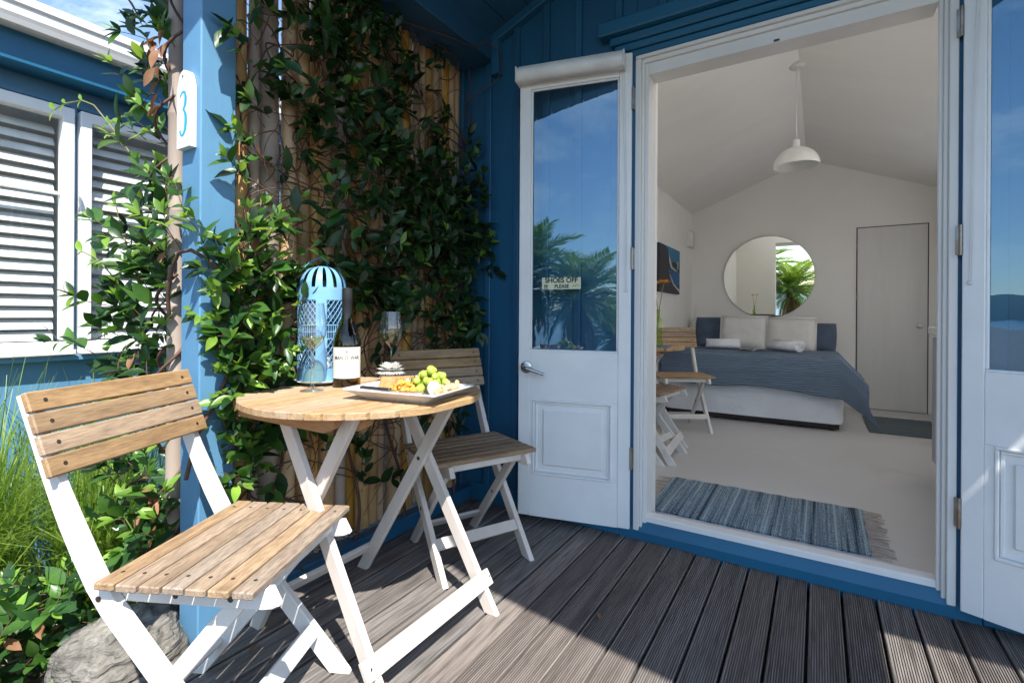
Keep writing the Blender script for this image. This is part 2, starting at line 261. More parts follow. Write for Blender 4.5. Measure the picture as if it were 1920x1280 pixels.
# ------------------------------------------------------------------ mesh helpers
class MB:
    def __init__(s): s.v = []; s.f = []; s.m = []; s.n = 0
    def add(s, vs, fs, mi=0):
        s.v.extend([tuple(x) for x in vs]); s.f.extend([tuple(i+s.n for i in q) for q in fs]); s.m.extend([mi]*len(fs)); s.n += len(vs); return s
    def box(s, c, d, rot=None, ch=0.0, mi=0):
        hx, hy, hz = d[0]/2, d[1]/2, d[2]/2; c = Vector(c)
        def T(p):
            p = Vector(p)
            if rot is not None: p = rot @ p
            return p+c
        if ch <= 0:
            vs = [T((x*hx, y*hy, z*hz)) for x in (-1, 1) for y in (-1, 1) for z in (-1, 1)]
            s.add(vs, [(0, 1, 3, 2), (4, 6, 7, 5), (0, 4, 5, 1), (2, 3, 7, 6), (0, 2, 6, 4), (1, 5, 7, 3)], mi); return s
        ch = min(ch, hx*.9, hy*.9, hz*.9)
        vs = []; idx = {}
        for x in (-1, 1):
            for y in (-1, 1):
                for z in (-1, 1):
                    for k in range(3):
                        p = [x*hx, y*hy, z*hz]
                        for j in range(3):
                            if j != k: p[j] -= (x, y, z)[j]*ch
                        idx[(x, y, z, k)] = len(vs); vs.append(T(p))
        fs = []
        for k in range(3):
            a, b = (k+1) % 3, (k+2) % 3
            for sg in (-1, 1):
                q = []
                for (sa, sb) in ((-1, -1), (1, -1), (1, 1), (-1, 1)):
                    t = [0, 0, 0]; t[k] = sg; t[a] = sa; t[b] = sb; q.append(idx[(*t, k)])
                fs.append(q if sg > 0 else q[::-1])
        for k in range(3):
            a, b = (k+1) % 3, (k+2) % 3
            for sa in (-1, 1):
                for sb in (-1, 1):
                    t0 = [0, 0, 0]; t1 = [0, 0, 0]; t0[k] = -1; t1[k] = 1; t0[a] = t1[a] = sa; t0[b] = t1[b] = sb
                    q = [idx[(*t0, a)], idx[(*t1, a)], idx[(*t1, b)], idx[(*t0, b)]]
                    fs.append(q if sa*sb < 0 else q[::-1])
        for x in (-1, 1):
            for y in (-1, 1):
                for z in (-1, 1):
                    q = [idx[(x, y, z, 0)], idx[(x, y, z, 1)], idx[(x, y, z, 2)]]
                    fs.append(q if x*y*z > 0 else q[::-1])
        s.add(vs, fs, mi); return s
    def bar(s, p0, p1, wd, th, side=(0, 1, 0), ch=.002, mi=0):
        """bar from p0 to p1; `side` is the direction of thickness th; wd is across"""
        p0 = Vector(p0); p1 = Vector(p1); d = (p1-p0); l = d.length; d.normalize()
        sd_ = Vector(side); sd_ = (sd_-d*sd_.dot(d)).normalized(); w_ = d.cross(sd_)
        rot = Matrix((w_, sd_, d)).transposed()
        return s.box((p0+p1)/2, (wd, th, l), rot, ch, mi)
    def tube(s, pts, rad, n=8, mi=0, caps=True):
        pts = [Vector(p) for p in pts]; k = len(pts)
        if not hasattr(rad, '__len__'): rad = [rad]*k
        up = None; vs = []
        for i, p in enumerate(pts):
            d = (pts[min(i+1, k-1)]-pts[max(i-1, 0)])
            if d.length < 1e-9: d = Vector((0, 0, 1))
            d.normalize()
            if up is None: up = Vector((1, 0, 0)) if abs(d.x) < .8 else Vector((0, 1, 0))
            up = (up-d*up.dot(d)); up = up.normalized() if up.length > 1e-6 else d.orthogonal().normalized()
            b = d.cross(up)
            for j in range(n):
                a = 2*math.pi*j/n; vs.append(p+(up*math.cos(a)+b*math.sin(a))*rad[i])
        fs = [(i*n+j, i*n+(j+1) % n, (i+1)*n+(j+1) % n, (i+1)*n+j) for i in range(k-1) for j in range(n)]
        if caps: fs += [tuple(range(n))[::-1], tuple((k-1)*n+j for j in range(n))]
        s.add(vs, fs, mi); return s
    def lathe(s, prof, n=24, c=(0, 0, 0), mi=0, a0=0, a1=2*math.pi):
        full = abs(a1-a0-2*math.pi) < 1e-6; m_ = n if full else n+1
        vs = []
        for (r_, z) in prof:
            for j in range(m_):
                a = a0+(a1-a0)*j/n; vs.append((c[0]+r_*math.cos(a), c[1]+r_*math.sin(a), c[2]+z))
        fs = []
        for i in range(len(prof)-1):
            for j in range(n):
                j2 = (j+1) % m_
                fs.append((i*m_+j, i*m_+j2, (i+1)*m_+j2, (i+1)*m_+j))
        s.add(vs, fs, mi); return s
    def prism(s, poly, z0, z1, T=None, mi=0):
        n = len(poly); vs = [Vector((x, y, z0)) for x, y in poly]+[Vector((x, y, z1)) for x, y in poly]
        if T is not None: vs = [T @ v for v in vs]
        fs = [tuple(range(n))[::-1], tuple(range(n, 2*n))]+[(i, (i+1) % n, n+(i+1) % n, n+i) for i in range(n)]
        s.add(vs, fs, mi); return s
    def grid(s, P, mi=0, closed=False):
        """P: rows of points"""
        nr, nc = len(P), len(P[0]); vs = [p for row in P for p in row]
        fs = [(i*nc+j, i*nc+j+1, (i+1)*nc+j+1, (i+1)*nc+j) for i in range(nr-1) for j in range(nc-1)]
        s.add(vs, fs, mi); return s
    def mesh(s, name, mats, smooth=False, recalc=True):
        me = bpy.data.meshes.new(name); me.from_pydata(s.v, [], s.f); 
        for m_ in (mats if isinstance(mats, (list, tuple)) else [mats]): me.materials.append(MATS[m_])
        if len(me.materials) > 1: me.polygons.foreach_set('material_index', s.m)
        if recalc:
            bm = bmesh.new(); bm.from_mesh(me); bmesh.ops.recalc_face_normals(bm, faces=bm.faces); bm.to_mesh(me); bm.free()
        if smooth:
            me.polygons.foreach_set('use_smooth', [True]*len(me.polygons))
            if smooth != 'all':
                try: me.set_sharp_from_angle(angle=R(40))
                except Exception: pass
        me.update(); return me
def link(name, me, parent=None, M=None, label=None, kind=None):
    o = bpy.data.objects.new(name, me); COL.objects.link(o)
    if parent is not None: o.parent = parent
    if M is not None: o.matrix_basis = M
    if label: o['label'] = label
    if kind: o['kind'] = kind
    return o
def part(name, mb, mats, parent, smooth=False, label=None, M=None, kind=None):
    return link(name, mb.mesh(name, mats, smooth), parent, M, label, kind)
def tag(o, label, cat, group=None):
    o['label'] = label; o['category'] = cat
    if group: o['group'] = group
    return o
def thing(name, label, cat, loc=(0, 0, 0), rz=0, group=None):
    o = bpy.data.objects.new(name, None); COL.objects.link(o); o.location = loc; o.rotation_euler = (0, 0, rz); o.empty_display_size = .05
    return tag(o, label, cat, group)
def one(name, mb, mats, label, cat, loc=(0, 0, 0), rz=0, group=None, smooth=False):
    o = link(name, mb.mesh(name, mats, smooth)); o.location = loc; o.rotation_euler = (0, 0, rz)
    return tag(o, label, cat, group)
def struct(name, mb, mats, smooth=False, kind='structure', loc=None):
    o = link(name, mb.mesh(name, mats, smooth), kind=kind)
    if loc: o.location = loc
    return o
def copy_tree(src, parent=None, first=True):
    c = src.copy(); COL.objects.link(c); c.parent = parent
    for ch in list(src.children): copy_tree(ch, c, False)
    return c
def text_mesh(txt, size, extrude=.0004, bold=0, spacing=1.0, align='CENTER'):
    cu = bpy.data.curves.new('t', 'FONT'); cu.body = txt; cu.size = size; cu.extrude = extrude; cu.align_x = align; cu.align_y = 'CENTER'; cu.offset = bold; cu.space_character = spacing
    o = bpy.data.objects.new('t', cu); COL.objects.link(o)
    dg = bpy.context.evaluated_depsgraph_get(); me = bpy.data.meshes.new_from_object(o.evaluated_get(dg))
    bpy.data.objects.remove(o); return me
def basis(x, y, z, loc):
    return Matrix(((x[0], y[0], z[0], loc[0]), (x[1], y[1], z[1], loc[1]), (x[2], y[2], z[2], loc[2]), (0, 0, 0, 1)))

# ================================================================== SETTING
# ground: gravel garden round the cabin, falling away to the bay
mb = MB(); P = []
xs = [-900, -300, -120, -60, -30, -12, -8, -6, -5]+[-4+.16*i for i in range(22)]+[0, 2, 4, 8, 14, 30, 60, 120, 300, 900]
ys = [-70, -45, -30, -20, -12, -8, -5, -3, -2]+[-1+.16*i for i in range(30)]+[5, 8, 14, 30, 60, 120, 300, 900]
for y in ys:
    row = []
    for x in xs:
        z = -.20+.035*noise.noise(Vector((x*1.7, y*1.7, 0)))
        if y < -12: z -= (-12-y)*.16
        if abs(x) > 20: z = -.3
        row.append((x, y, z))
    P.append(row)
mb.grid(P); struct('ground', mb, 'ground_soil', True)
mb = MB(); mb.grid([[(x, y, -9) for x in (-6000, -1000, 0, 1000, 6000)] for y in (-7000, -2000, -400, -60)]); struct('sea', mb, 'sea')
mb = MB(); P = []
for i in range(200):
    a = R(-190+1.0*i); row = []
    rad = 1900+300*math.sin(i*.13)
    h = 62+22*noise.noise(Vector((i*.07, 0, 0)))+12*noise.noise(Vector((i*.31, 4, 0)))
    if -108 < -190+i < -60: h *= .35
    for k, (q, rr_) in enumerate(((-.1, 0), (.55, 60), (1, 160), (.2, 420))):
        row.append((math.cos(a)*(rad+rr_), math.sin(a)*(rad+rr_), -9+max(3, h+10)*q))
    P.append(row)
mb.grid(P); struct('hill', mb, 'far_hill', True)

# deck: every board its own piece
deck = bpy.data.objects.new('deck', None); COL.objects.link(deck); deck['kind'] = 'structure'
BW, y0, y1 = .0925, -1.5, 2.172
def board_mesh(grooved):
    pr = [(-BW/2, -.022), (-BW/2, -.003), (-BW/2+.003, 0)]
    if grooved:
        n = 13; st = (BW-.008)/n; GR = []
        for i in range(n):
            a = -BW/2+.004+i*st
            GR += [len(pr)+1, len(pr)+2, len(pr)+3]; pr += [(a+st*.04, 0), (a+st*.56, 0), (a+st*.64, -.0028), (a+st*.96, -.0028)]
    else:
        for i in range(1, 12):
            pr.append((-BW/2+.003+i*(BW-.006)/12, .0004*math.sin(i*2.1)))
    pr += [(BW/2-.003, 0), (BW/2, -.003), (BW/2, -.022)]
    mb = MB(); mb.grid([[(x, y, z) for (x, z) in pr] for y in (y0, y0*.5+y1*.5, y0*.2+y1*.8, y1)])
    if grooved:
        for r_ in range(3):
            for g_ in GR: mb.m[r_*(len(pr)-1)+g_] = 1
    n = len(pr); mb.f.append(tuple(range(n-1, -1, -1))); mb.f.append(tuple(range(3*n, 4*n))); mb.m += [0, 0]
    return mb.mesh('deck_board', ['deck', 'deck_groove'], False)
bg_, bs_ = board_mesh(True), board_mesh(False)
y0 = .80; bshort = board_mesh(False); y0 = -1.5
for k in range(-16, 17):
    x = -.024+.1018*k+.0509
    if x < -1.62: continue
    o = link('deck_board', bshort if k == -16 else bg_ if k > -9 else bs_, deck); o.location = (x, 0, random.uniform(-.0012, .0012)); o.rotation_euler = (0, R(random.uniform(-.25, .25)), 0)
mb = MB(); mb.box((0.13, .33, -.06), (3.35, 3.6, .03)); link('dark_underlay', mb.mesh('dark_underlay', 'deck_under'), deck)  # near-black sheet stands in for the dark beneath the boards
mb = MB(); mb.box((-1.565, -.35, -.09), (.03, 2.3, .17), ch=.003); link('edge_board', mb.mesh('edge_board', 'deck'), deck)

# ------------------------------------------------------------------ the cabin
XR, ZR, SL = -.113, 3.01, .40
cz = lambda x: ZR-SL*abs(x-XR)
cabin = thing('cabin', 'blue board-and-batten timber cabin with open white french doors and a covered porch', 'cabin')
WX = [-1.83, -1.69, -1.505, -1.33, -1.158, -.983, -.783, -.70, -.583, -.383, -.183, .017, .217, .395, .6, .775, .95, 1.15, 1.35, 1.515]
for a, b in zip(WX[:-1], WX[1:]):
    z0 = 2.162 if (a >= -.701 and b <= .396) else -.18
    mb = MB(); poly = [(a+.0008, z0), (b-.0008, z0), (b-.0008, cz(b))]
    if a < XR < b: poly.append((XR, cz(XR)))
    poly.append((a+.0008, cz(a)))
    mb.prism(poly, 0, .025, T=Matrix(((1, 0, 0, 0), (0, 0, 1, 2.19), (0, 1, 0, 0), (0, 0, 0, 1)))); part('wall_board', mb, 'blue_paint', cabin)
for x in WX[1:-1]:
    if x in (-.70, .395): continue
    z0 = 2.335 if -.86 < x < .56 else -.0
    mb = MB(); mb.box((x, 2.181, (z0+cz(x)-.03)/2), (.034, .018, cz(x)-.03-z0), ch=.003); part('batten', mb, 'blue_paint', cabin)
mb = MB(); mb.box((-1.448, 2.168, 2.36), (.045, .045, .20), ch=.003); part('corner_block', mb, 'blue_paint', cabin)
# rake trims under the porch ceiling
for sg in (-1, 1):
    x1 = -1.47 if sg < 0 else 1.50
    mb = MB(); mb.bar((x1, 2.166, cz(x1)-.024), (XR, 2.166, cz(XR)-.024), .045, .045, (0, 1, 0), .003); part('rake_trim', mb, 'blue_paint', cabin)
# porch ceiling boards (run out from the wall) and the roof above
def yfront(x):
    if x > .5: return .22
    if x > XR: return .36-.14*(x-XR)/(.5-XR)
    return .36+min(1, (XR-x)/1.1)*.13
nb = 13
for sg, xe in ((-1, -1.75), (1, 1.515)):
    for k in range(nb):
        xa = XR+(xe-XR)*k/nb; xb = XR+(xe-XR)*(k+1)/nb
        if sg < 0: xa, xb = xb, xa
        xa2, xb2 = xa+.0025, xb-.0025
        ya, yb = yfront(xa), yfront(xb)
        v = [(xa2, ya, cz(xa2)), (xb2, yb, cz(xb2)), (xb2, 2.19, cz(xb2)), (xa2, 2.19, cz(xa2))]
        v += [(p[0], p[1], p[2]+.02) for p in v]
        mb = MB(); mb.add(v, [(0, 3, 2, 1), (4, 5, 6, 7), (0, 1, 5, 4), (1, 2, 6, 5), (2, 3, 7, 6), (3, 0, 4, 7)]); part('ceiling_board', mb, 'blue_soffit', cabin)
for sg, xe in ((-1, -1.75), (1, 1.515)):
    v = []
    n = 8
    for dz in (.022, .13):
        for yy in (0, 1):
            for k in range(n+1):
                x = XR+(xe-XR)*k/n; v.append((x, yfront(x) if yy == 0 else 6.5, cz(x)+dz))
    m_ = n+1; fs = []
    for k in range(n):
        fs += [(k, k+1, m_+k+1, m_+k), (2*m_+k, 3*m_+k, 3*m_+k+1, 2*m_+k+1), (k, 2*m_+k, 2*m_+k+1, k+1), (m_+k, m_+k+1, 3*m_+k+1, 3*m_+k)]
    mb = MB()
    for k in range(n):
        xa, xb = XR+(xe-XR)*k/n, XR+(xe-XR)*(k+1)/n
        if sg < 0: xa, xb = xb, xa
        yh = 4.1 if sg > 0 and k in (4, 5) else 2.96  # roof left open over the added ceiling light panels
        spans = [((yfront(xa), yfront(xb)), (2.34, 2.34)), ((yh, yh), (6.5, 6.5))] if k < 5+(sg > 0) else [((yfront(xa), yfront(xb)), (6.5, 6.5))]
        for (fa, fb), (ga, gb) in spans:
            q = [(xa, fa, cz(xa)+.022), (xb, fb, cz(xb)+.022), (xb, gb, cz(xb)+.022), (xa, ga, cz(xa)+.022)]; q += [(p[0], p[1], p[2]+.11) for p in q]
            mb.add(q, [(0, 3, 2, 1), (4, 5, 6, 7), (0, 1, 5, 4), (1, 2, 6, 5), (2, 3, 7, 6), (3, 0, 4, 7)])
    part('roof', mb, 'roof_metal', cabin)
# side roof east of the porch, leaving a slot beside the eave
mb = MB()
mb.prism([(1.516, .875), (2.25, .875), (2.25, 1.62), (1.516, 1.62), (1.516, 1.36), (1.565, 1.30), (1.53, 1.14), (1.516, 1.12)], 2.35, 2.42); part('side_roof', mb, 'roof_metal', cabin)
# porch beam, post, side walls, rear wall
mb = MB(); mb.box((-1.61, 1.52, 2.405), (.28, 1.34, .13), ch=.004); part('porch_beam', mb, 'blue_soffit', cabin)
mb = MB(); mb.box((-1.6775, .84, 1.10), (.115, .11, 2.60), ch=.004); part('post', mb, 'blue_paint_sunlit', cabin, label='sunlit square porch post, its blue paint coloured paler for the sun')
# header mouldings and architrave
for (xa, xb, za, zb, pr) in ((-.818, .520, 2.228, 2.265, .038), (-.800, .502, 2.196, 2.2275, .026), (-.775, .477, 2.162, 2.1955, .014)):
    mb = MB(); mb.box(((xa+xb)/2, 2.19-pr/2, (za+zb)/2), (xb-xa, pr, zb-za), ch=.006); part('header_moulding', mb, 'blue_paint_along', cabin)
mb = MB(); mb.box((-.150, 2.155, 2.2985), (1.43, .07, .063), ch=.006); part('header_cap', mb, 'blue_paint_along', cabin)
for xa, xb in ((-.818, -.70), (.395, .520)):
    mb = MB(); mb.box(((xa+xb)/2, 2.186, 1.08), (xb-xa, .008, 2.16), ch=.002); part('architrave', mb, 'blue_paint', cabin)
# white frame
fr_ = MB()
frame = MB()
for sg, x0 in ((1, -.70), (-1, .395)):
    for (w0, w1, yf) in ((0, .024, 2.170), (.024, .036, 2.184), (.036, .052, 2.196)):
        if sg < 0 and w1 == .052: w1 = .0475
        yb_ = 2.30 if sg > 0 else {0: 2.30, .024: 2.262, .036: 2.216}[w0]
        xa, xb = x0+sg*w0, x0+sg*w1
        b_ = MB(); b_.box(((xa+xb)/2, (yf+yb_)/2, 1.082+.01), (abs(xb-xa), yb_-yf, 2.104), ch=.002); part('jamb', b_, 'white_frame', cabin)
for (z0, z1, yf) in ((2.145, 2.16, 2.170), (2.126, 2.1448, 2.184), (2.075, 2.1258, 2.196)):
    hw_ = {2.170: 1.094, 2.184: 1.0222, 2.196: .9945}[yf]; b_ = MB(); b_.box((-.1525 if yf < 2.19 else -.1502, (yf+2.30)/2, (z0+z1)/2+.0005), (hw_, 2.30-yf, z1-z0), ch=.002)
    part('head_jamb', b_, 'white_frame', cabin)
b_ = MB(); b_.box((-.143, 2.192, 2.083), (.02, .004, .006)); part('strike_plate', b_, 'screw', cabin)
# threshold: blue riser and sloping nose, white sill
mb = MB(); T = Matrix(((0, 0, 1, 0), (1, 0, 0, 0), (0, 1, 0, 0), (0, 0, 0, 1)))
mb.prism([(2.172, -.03), (2.172, .036), (2.20, .076), (2.30, .076), (2.30, -.03)], -.76, .46, T); part('threshold', mb, 'blue_paint_along', cabin)
mb = MB(); mb.prism([(2.197, .0765), (2.201, .097), (2.205, .10), (2.256, .10), (2.256, .0765)], -.655, .352, T); part('sill', mb, 'white_frame', cabin)
for xa, xb in ((-1.60, -.762), (.462, 1.515)):
    mb = MB(); mb.box(((xa+xb)/2, 2.180, .045), (xb-xa, .022, .09), ch=.003); part('base_board', mb, 'blue_paint_along', cabin)
# outer skin of the side and rear walls
mb = MB()
mb.box((-1.60, 4.35, 1.15), (.05, 4.2, 2.7))
mb.box((-.04, 6.42, 1.25), (3.1, .05, 3.0)); mb.box((1.50, 2.35, 1.15), (.05, .3, 2.7)); mb.box((1.50, 6.2, 1.15), (.05, .5, 2.7)); mb.box((1.50, 6.05, 1.1), (.05, .8, 2.5)); mb.box((1.50, 4.075, .35), (.05, 3.15, 1.0)); mb.box((1.50, 4.075, 2.29), (.05, 3.15, .10)); part('outer_wall', mb, 'blue_paint', cabin)  # right side left open for the added diffusing window

# ---------------- french door leaves
def mould(mb, x0, x1, z0, z1, y, sg, wd, pr, mi=0):
    mb.box(((x0+x1)/2, y+sg*pr/2, z1-wd/2), (x1-x0, pr, wd), ch=.003, mi=mi); mb.box(((x0+x1)/2, y+sg*pr/2, z0+wd/2), (x1-x0, pr, wd), ch=.003, mi=mi)
    mb.box((x0+wd/2, y+sg*pr/2, (z0+z1)/2), (wd, pr, z1-z0-2*wd-.0006), ch=.003, mi=mi); mb.box((x1-wd/2, y+sg*pr/2, (z0+z1)/2), (wd, pr, z1-z0-2*wd-.0006), ch=.003, mi=mi)
def door_leaf(loc, ang, sg, label, W=.53, left=True):
    Z0, Z1 = .036, 2.182
    d = Vector((math.cos(ang), math.sin(ang), 0)); yv = Vector((0, 0, 1)).cross(d)
    M = basis(d, yv, (0, 0, 1), loc)
    yb = -sg*.0175
    mb = MB()
    mb.box((.028, yb, (Z0+Z1)/2), (.056, .035, Z1-Z0), ch=.003); mb.box((W-.028, yb, (Z0+Z1)/2), (.056, .035, Z1-Z0), ch=.003)
    iw = W-.112-.001
    for za, zb in ((Z0, .236), (.595, .825), (2.081, Z1)): mb.box((W/2, yb, (za+zb)/2), (iw, .0346, zb-za), ch=.001)
    door = part('door', mb, 'white_paint', cabin, label=label, M=M)
    mb = MB(); mb.box((W/2, yb, .4155), (iw+.01, .018, .358)); x0, x1, z0, z1 = .092, W-.084, .248, .583
    for xa_, xb_ in ((.0565, .082), (W-.074, W-.0565)): mb.box(((xa_+xb_)/2, yb, .4155), (xb_-xa_, .0344, .358))
    for za_, zb_ in ((.2365, .240), (.591, .5945)): mb.box((W/2+.004, yb, (za_+zb_)/2), (W-.158, .0342, zb_-za_))
    mould(mb, x0-.012, x1+.012, z0-.012, z1+.012, -sg*.0005, sg, .011, .006)
    mould(mb, x0+.0, x1-.0, z0, z1, yb+sg*.009, sg, .012, .006)
    mb.box((W/2, yb+sg*.0125, .4155), (x1-x0-.07, .012, z1-z0-.07), ch=.006); part('raised_panel', mb, 'white_paint', door)
    mb = MB(); mb.box((W/2, yb, 1.453), (iw+.004, .004, 1.258)); 
    # single sheet of glass
    mb = MB(); mb.add([(.055, yb, .822), (W-.055, yb, .822), (W-.055, yb, 2.083), (.055, yb, 2.083)], [(0, 1, 2, 3)]); part('pane', mb, 'door_glass', door)
    mb = MB(); mould(mb, .056, W-.056, .825, 2.081, yb+sg*.001, sg, .009, .010); part('glazing_bead', mb, 'white_paint', door)
    for hz in (1.973, 1.254, .356):
        mb = MB(); mb.box((-.010, -sg*.010, hz), (.017, .004, .095), ch=.001); mb.box((-.004, -sg*.022, hz), (.004, .022, .095), ch=.001)
        mb.tube([(-.004, sg*.001, hz-.05), (-.004, sg*.001, hz+.05)], .0055, 10)
        part('hinge', mb, 'hinge_metal', door, smooth=True)
    # roller blind with its chain
    if left:
        mb = MB(); pts = [(.036, sg*.032, 2.136), (W-.002, sg*.032, 2.136)]; mb.tube(pts, .038, 28)
        mb.box((W/2+.017, sg*.018, 2.176), (W-.038, .034, .010), ch=.002)
        rb = part('roller_blind', mb, 'blind_white', door, smooth=True)
        mb = MB(); mb.box((.032, sg*.032, 2.134), (.007, .070, .074), ch=.003); mb.box((W+.002, sg*.032, 2.134), (.006, .070, .074), ch=.003); part('blind_bracket', mb, 'blind_white', door)
    mb = MB(); cx = .030 if left else .030
    pts = [(cx+.004, sg*.008, 2.10), (cx-.008, sg*.007, 1.6), (cx-.012, sg*.007, 1.12), (cx-.006, sg*.007, 1.115), (cx-.001, sg*.008, 1.6), (cx+.014, sg*.009, 2.10)]
    mb.tube(pts, .0011, 5); mb.box((cx-.009, sg*.006, 1.112), (.012, .008, .014), ch=.002); part('blind_chain', mb, 'blind_white', door)
    return door
leafL = door_leaf((-.715, 2.168, 0), math.pi+R(13), 1, 'left french door leaf with a roller blind, lever handle and sticker on its glass')
leafR = door_leaf((.402, 2.155, 0), R(-20), -1, 'right french door leaf crossed by a streak of sunlight', left=False)
# lever handle
mb = MB()
def rotY(mbx, fn): mbx.v = [tuple(fn(Vector(p))) for p in mbx.v]
t_ = MB(); t_.lathe([(0, .009), (.020, .009), (.0275, .006), (.030, 0)], 28); t_.lathe([(.012, .006), (.011, .045), (.0, .047)], 20)
t_.v = [(p[0]+.489, p[2]+.0005, p[1]+.747) for p in t_.v]
mb.add(t_.v, t_.f)
mb.tube([(.489, .040, .747), (.475, .046, .745), (.45, .046, .738), (.42, .045, .729), (.391, .043, .720)], [.011, .0105, .0085, .0075, .008], 12)
part('handle', mb, 'steel', leafL, smooth=True)
mb = MB(); mb.box((.532, -.0175, .747), (.003, .022, .07)); mb.box((.5338, -.0175, .747), (.0022, .014, .02)); part('latch_plate', mb, 'steel', leafL)
# SHOES OFF PLEASE sticker
mb = MB(); mb.box((.3245, -.0165, 1.1485), (.188, .0008, .056)); st = part('sticker', mb, 'sticker', leafL)
def put_text(txt, size, cx, cz_, mat, parent, bold, sx=1.0, name='lettering', y=-.0155):
    me = text_mesh(txt, size, .0003, bold); me.materials.clear(); me.materials.append(MATS[mat])
    M = Matrix(((-1*sx, 0, 0, cx), (0, 0, 1, y), (0, 1, 0, cz_), (0, 0, 0, 1)))
    return link(name, me, parent, M)
put_text('SHOES OFF', .034, .3245, 1.162, 'black_ink', leafL, .0011, .93)
put_text('PLEASE', .0235, .322, 1.1335, 'black_ink', leafL, .0008, .95)
mb = MB()
for dx in (0, .0095):
    for (cz_, rz_, rx_) in ((1.1365, .0075, .0037), (1.1255, .0035, .0028)):
        n = 14; mb.add([(.4035-dx+rx_*math.cos(2*math.pi*i/n), -.0157, cz_+rz_*math.sin(2*math.pi*i/n)) for i in range(n)], [tuple(range(n))])
part('footprint_mark', mb, 'black_ink', leafL)
mb = MB()
for k, (cx, cz_) in enumerate(((.262, 1.131), (.248, 1.133))):
    for i in range(7):
        a = R(20+i*23); mb.box((cx-.010*math.cos(a)*.8, -.0157, cz_+.007*math.sin(a)), (.004, .0004, .003))
part('sandal_mark', mb, 'green_ink', leafL)

# ------------------------------------------------------------------ the room behind the doors
FZ, YB, XL_, XR_ = .06, 6.2, -1.293, 1.067
iz = lambda x: 2.686-.4*abs(x-XR)
mb = MB(); mb.grid([[(x, y, FZ) for x in (XL_, -.6, .3, XR_)] for y in (2.2565, 3.3, 4.6, YB)]); mb.box((-.15, 2.277, .03), (1.0, .03, .0594)); struct('floor', mb, 'inner_floor')
def gable(xa, xb, y, z0, th=.04):
    g = MB(); poly = [(xa, z0), (xb, z0), (xb, iz(xb))]
    if xa < XR < xb: poly.append((XR, iz(XR)))
    poly.append((xa, iz(xa))); g.prism(poly, y, y+th, T=Matrix(((1, 0, 0, 0), (0, 0, 1, 0), (0, 1, 0, 0), (0, 0, 0, 1)))); return g
struct('wall_rear', gable(XL_, XR_, YB, FZ-.02), 'inner_wall')
for n_, a, b, z in (('wall_front', XL_, -.648, FZ-.02), ('wall_front', .373, XR_, FZ-.02), ('wall_front', -.6475, .3725, 2.128)):
    struct(n_, gable(a, b, 2.302, z), 'inner_wall')
mb = MB()   # left wall with a window opening y 3.0..3.9, z 1.1..2.0
for (ya, yb_, za, zb) in ((2.25, 6.25, 0, 2.24),): mb.box((XL_-.14, (ya+yb_)/2, (za+zb)/2), (.28, yb_-ya, zb-za))
struct('wall_left', mb, 'inner_wall')
mb = MB()
for (ya, yb_, za, zb) in ((2.25, 2.5, 0, 2.23), (5.6, 6.25, 0, 2.24), (2.5, 5.6, 0, .95), (2.5, 5.6, 2.15, 2.23)): mb.box((XR_+.06, (ya+yb_)/2, (za+zb)/2), (.12, yb_-ya, zb-za))
struct('wall_right', mb, 'inner_wall')
def ceil_piece(xa, xb, ya, yb_, name='ceiling', mat='inner_ceiling', th=.05):
    q = [(xa, ya, iz(xa)), (xb, ya, iz(xb)), (xb, yb_, iz(xb)), (xa, yb_, iz(xa))]
    mb = MB()
    if th:
        q += [(p[0], p[1], p[2]+th) for p in q]; mb.add(q, [(0, 3, 2, 1), (4, 5, 6, 7), (0, 1, 5, 4), (1, 2, 6, 5), (2, 3, 7, 6), (3, 0, 4, 7)])
    else: mb.add(q, [(0, 1, 2, 3)])
    return struct(name, mb, mat)
ceil_piece(XL_, XR, 2.955, 6.25); ceil_piece(XL_, -1.10, 2.25, 2.9545)
ceil_piece(XR, .68, 2.955, 6.25); ceil_piece(.6803, XR_, 4.10, 6.25); ceil_piece(1.02, XR_, 2.25, 4.0995)
ceil_piece(-1.10, XR, 2.345, 2.955, 'fill_panel', 'fill_diffuser', 0); ceil_piece(XR, .68, 2.345, 2.955, 'fill_panel', 'fill_diffuser', 0); ceil_piece(.6803, 1.02, 2.345, 4.10, 'fill_panel', 'fill_diffuser', 0)  # unseen panels added to the ceiling to spread sunlight indoors
for x, ya, yb_, z0, z1, lb in ((XR_+.06, 2.5, 5.6, .95, 2.15, 'bench'),):  # unseen frosted window added in the right wall to brighten the room
    mb = MB(); m2 = .04
    mb.box((x, (ya+yb_)/2, z0+m2/2), (.05, yb_-ya, m2)); mb.box((x, (ya+yb_)/2, z1-m2/2), (.05, yb_-ya, m2)); mb.box((x, ya+m2/2, (z0+z1)/2), (.05, m2, z1-z0-2*m2)); mb.box((x, yb_-m2/2, (z0+z1)/2), (.05, m2, z1-z0-2*m2))
    wn_ = struct('window', mb, 'white_frame')
    mb = MB(); mb.add([(x, ya+m2, z0+m2), (x, yb_-m2, z0+m2), (x, yb_-m2, z1-m2), (x, ya+m2, z1-m2)], [(0, 1, 2, 3)]); part('pane', mb, 'fill_diffuser', wn_)
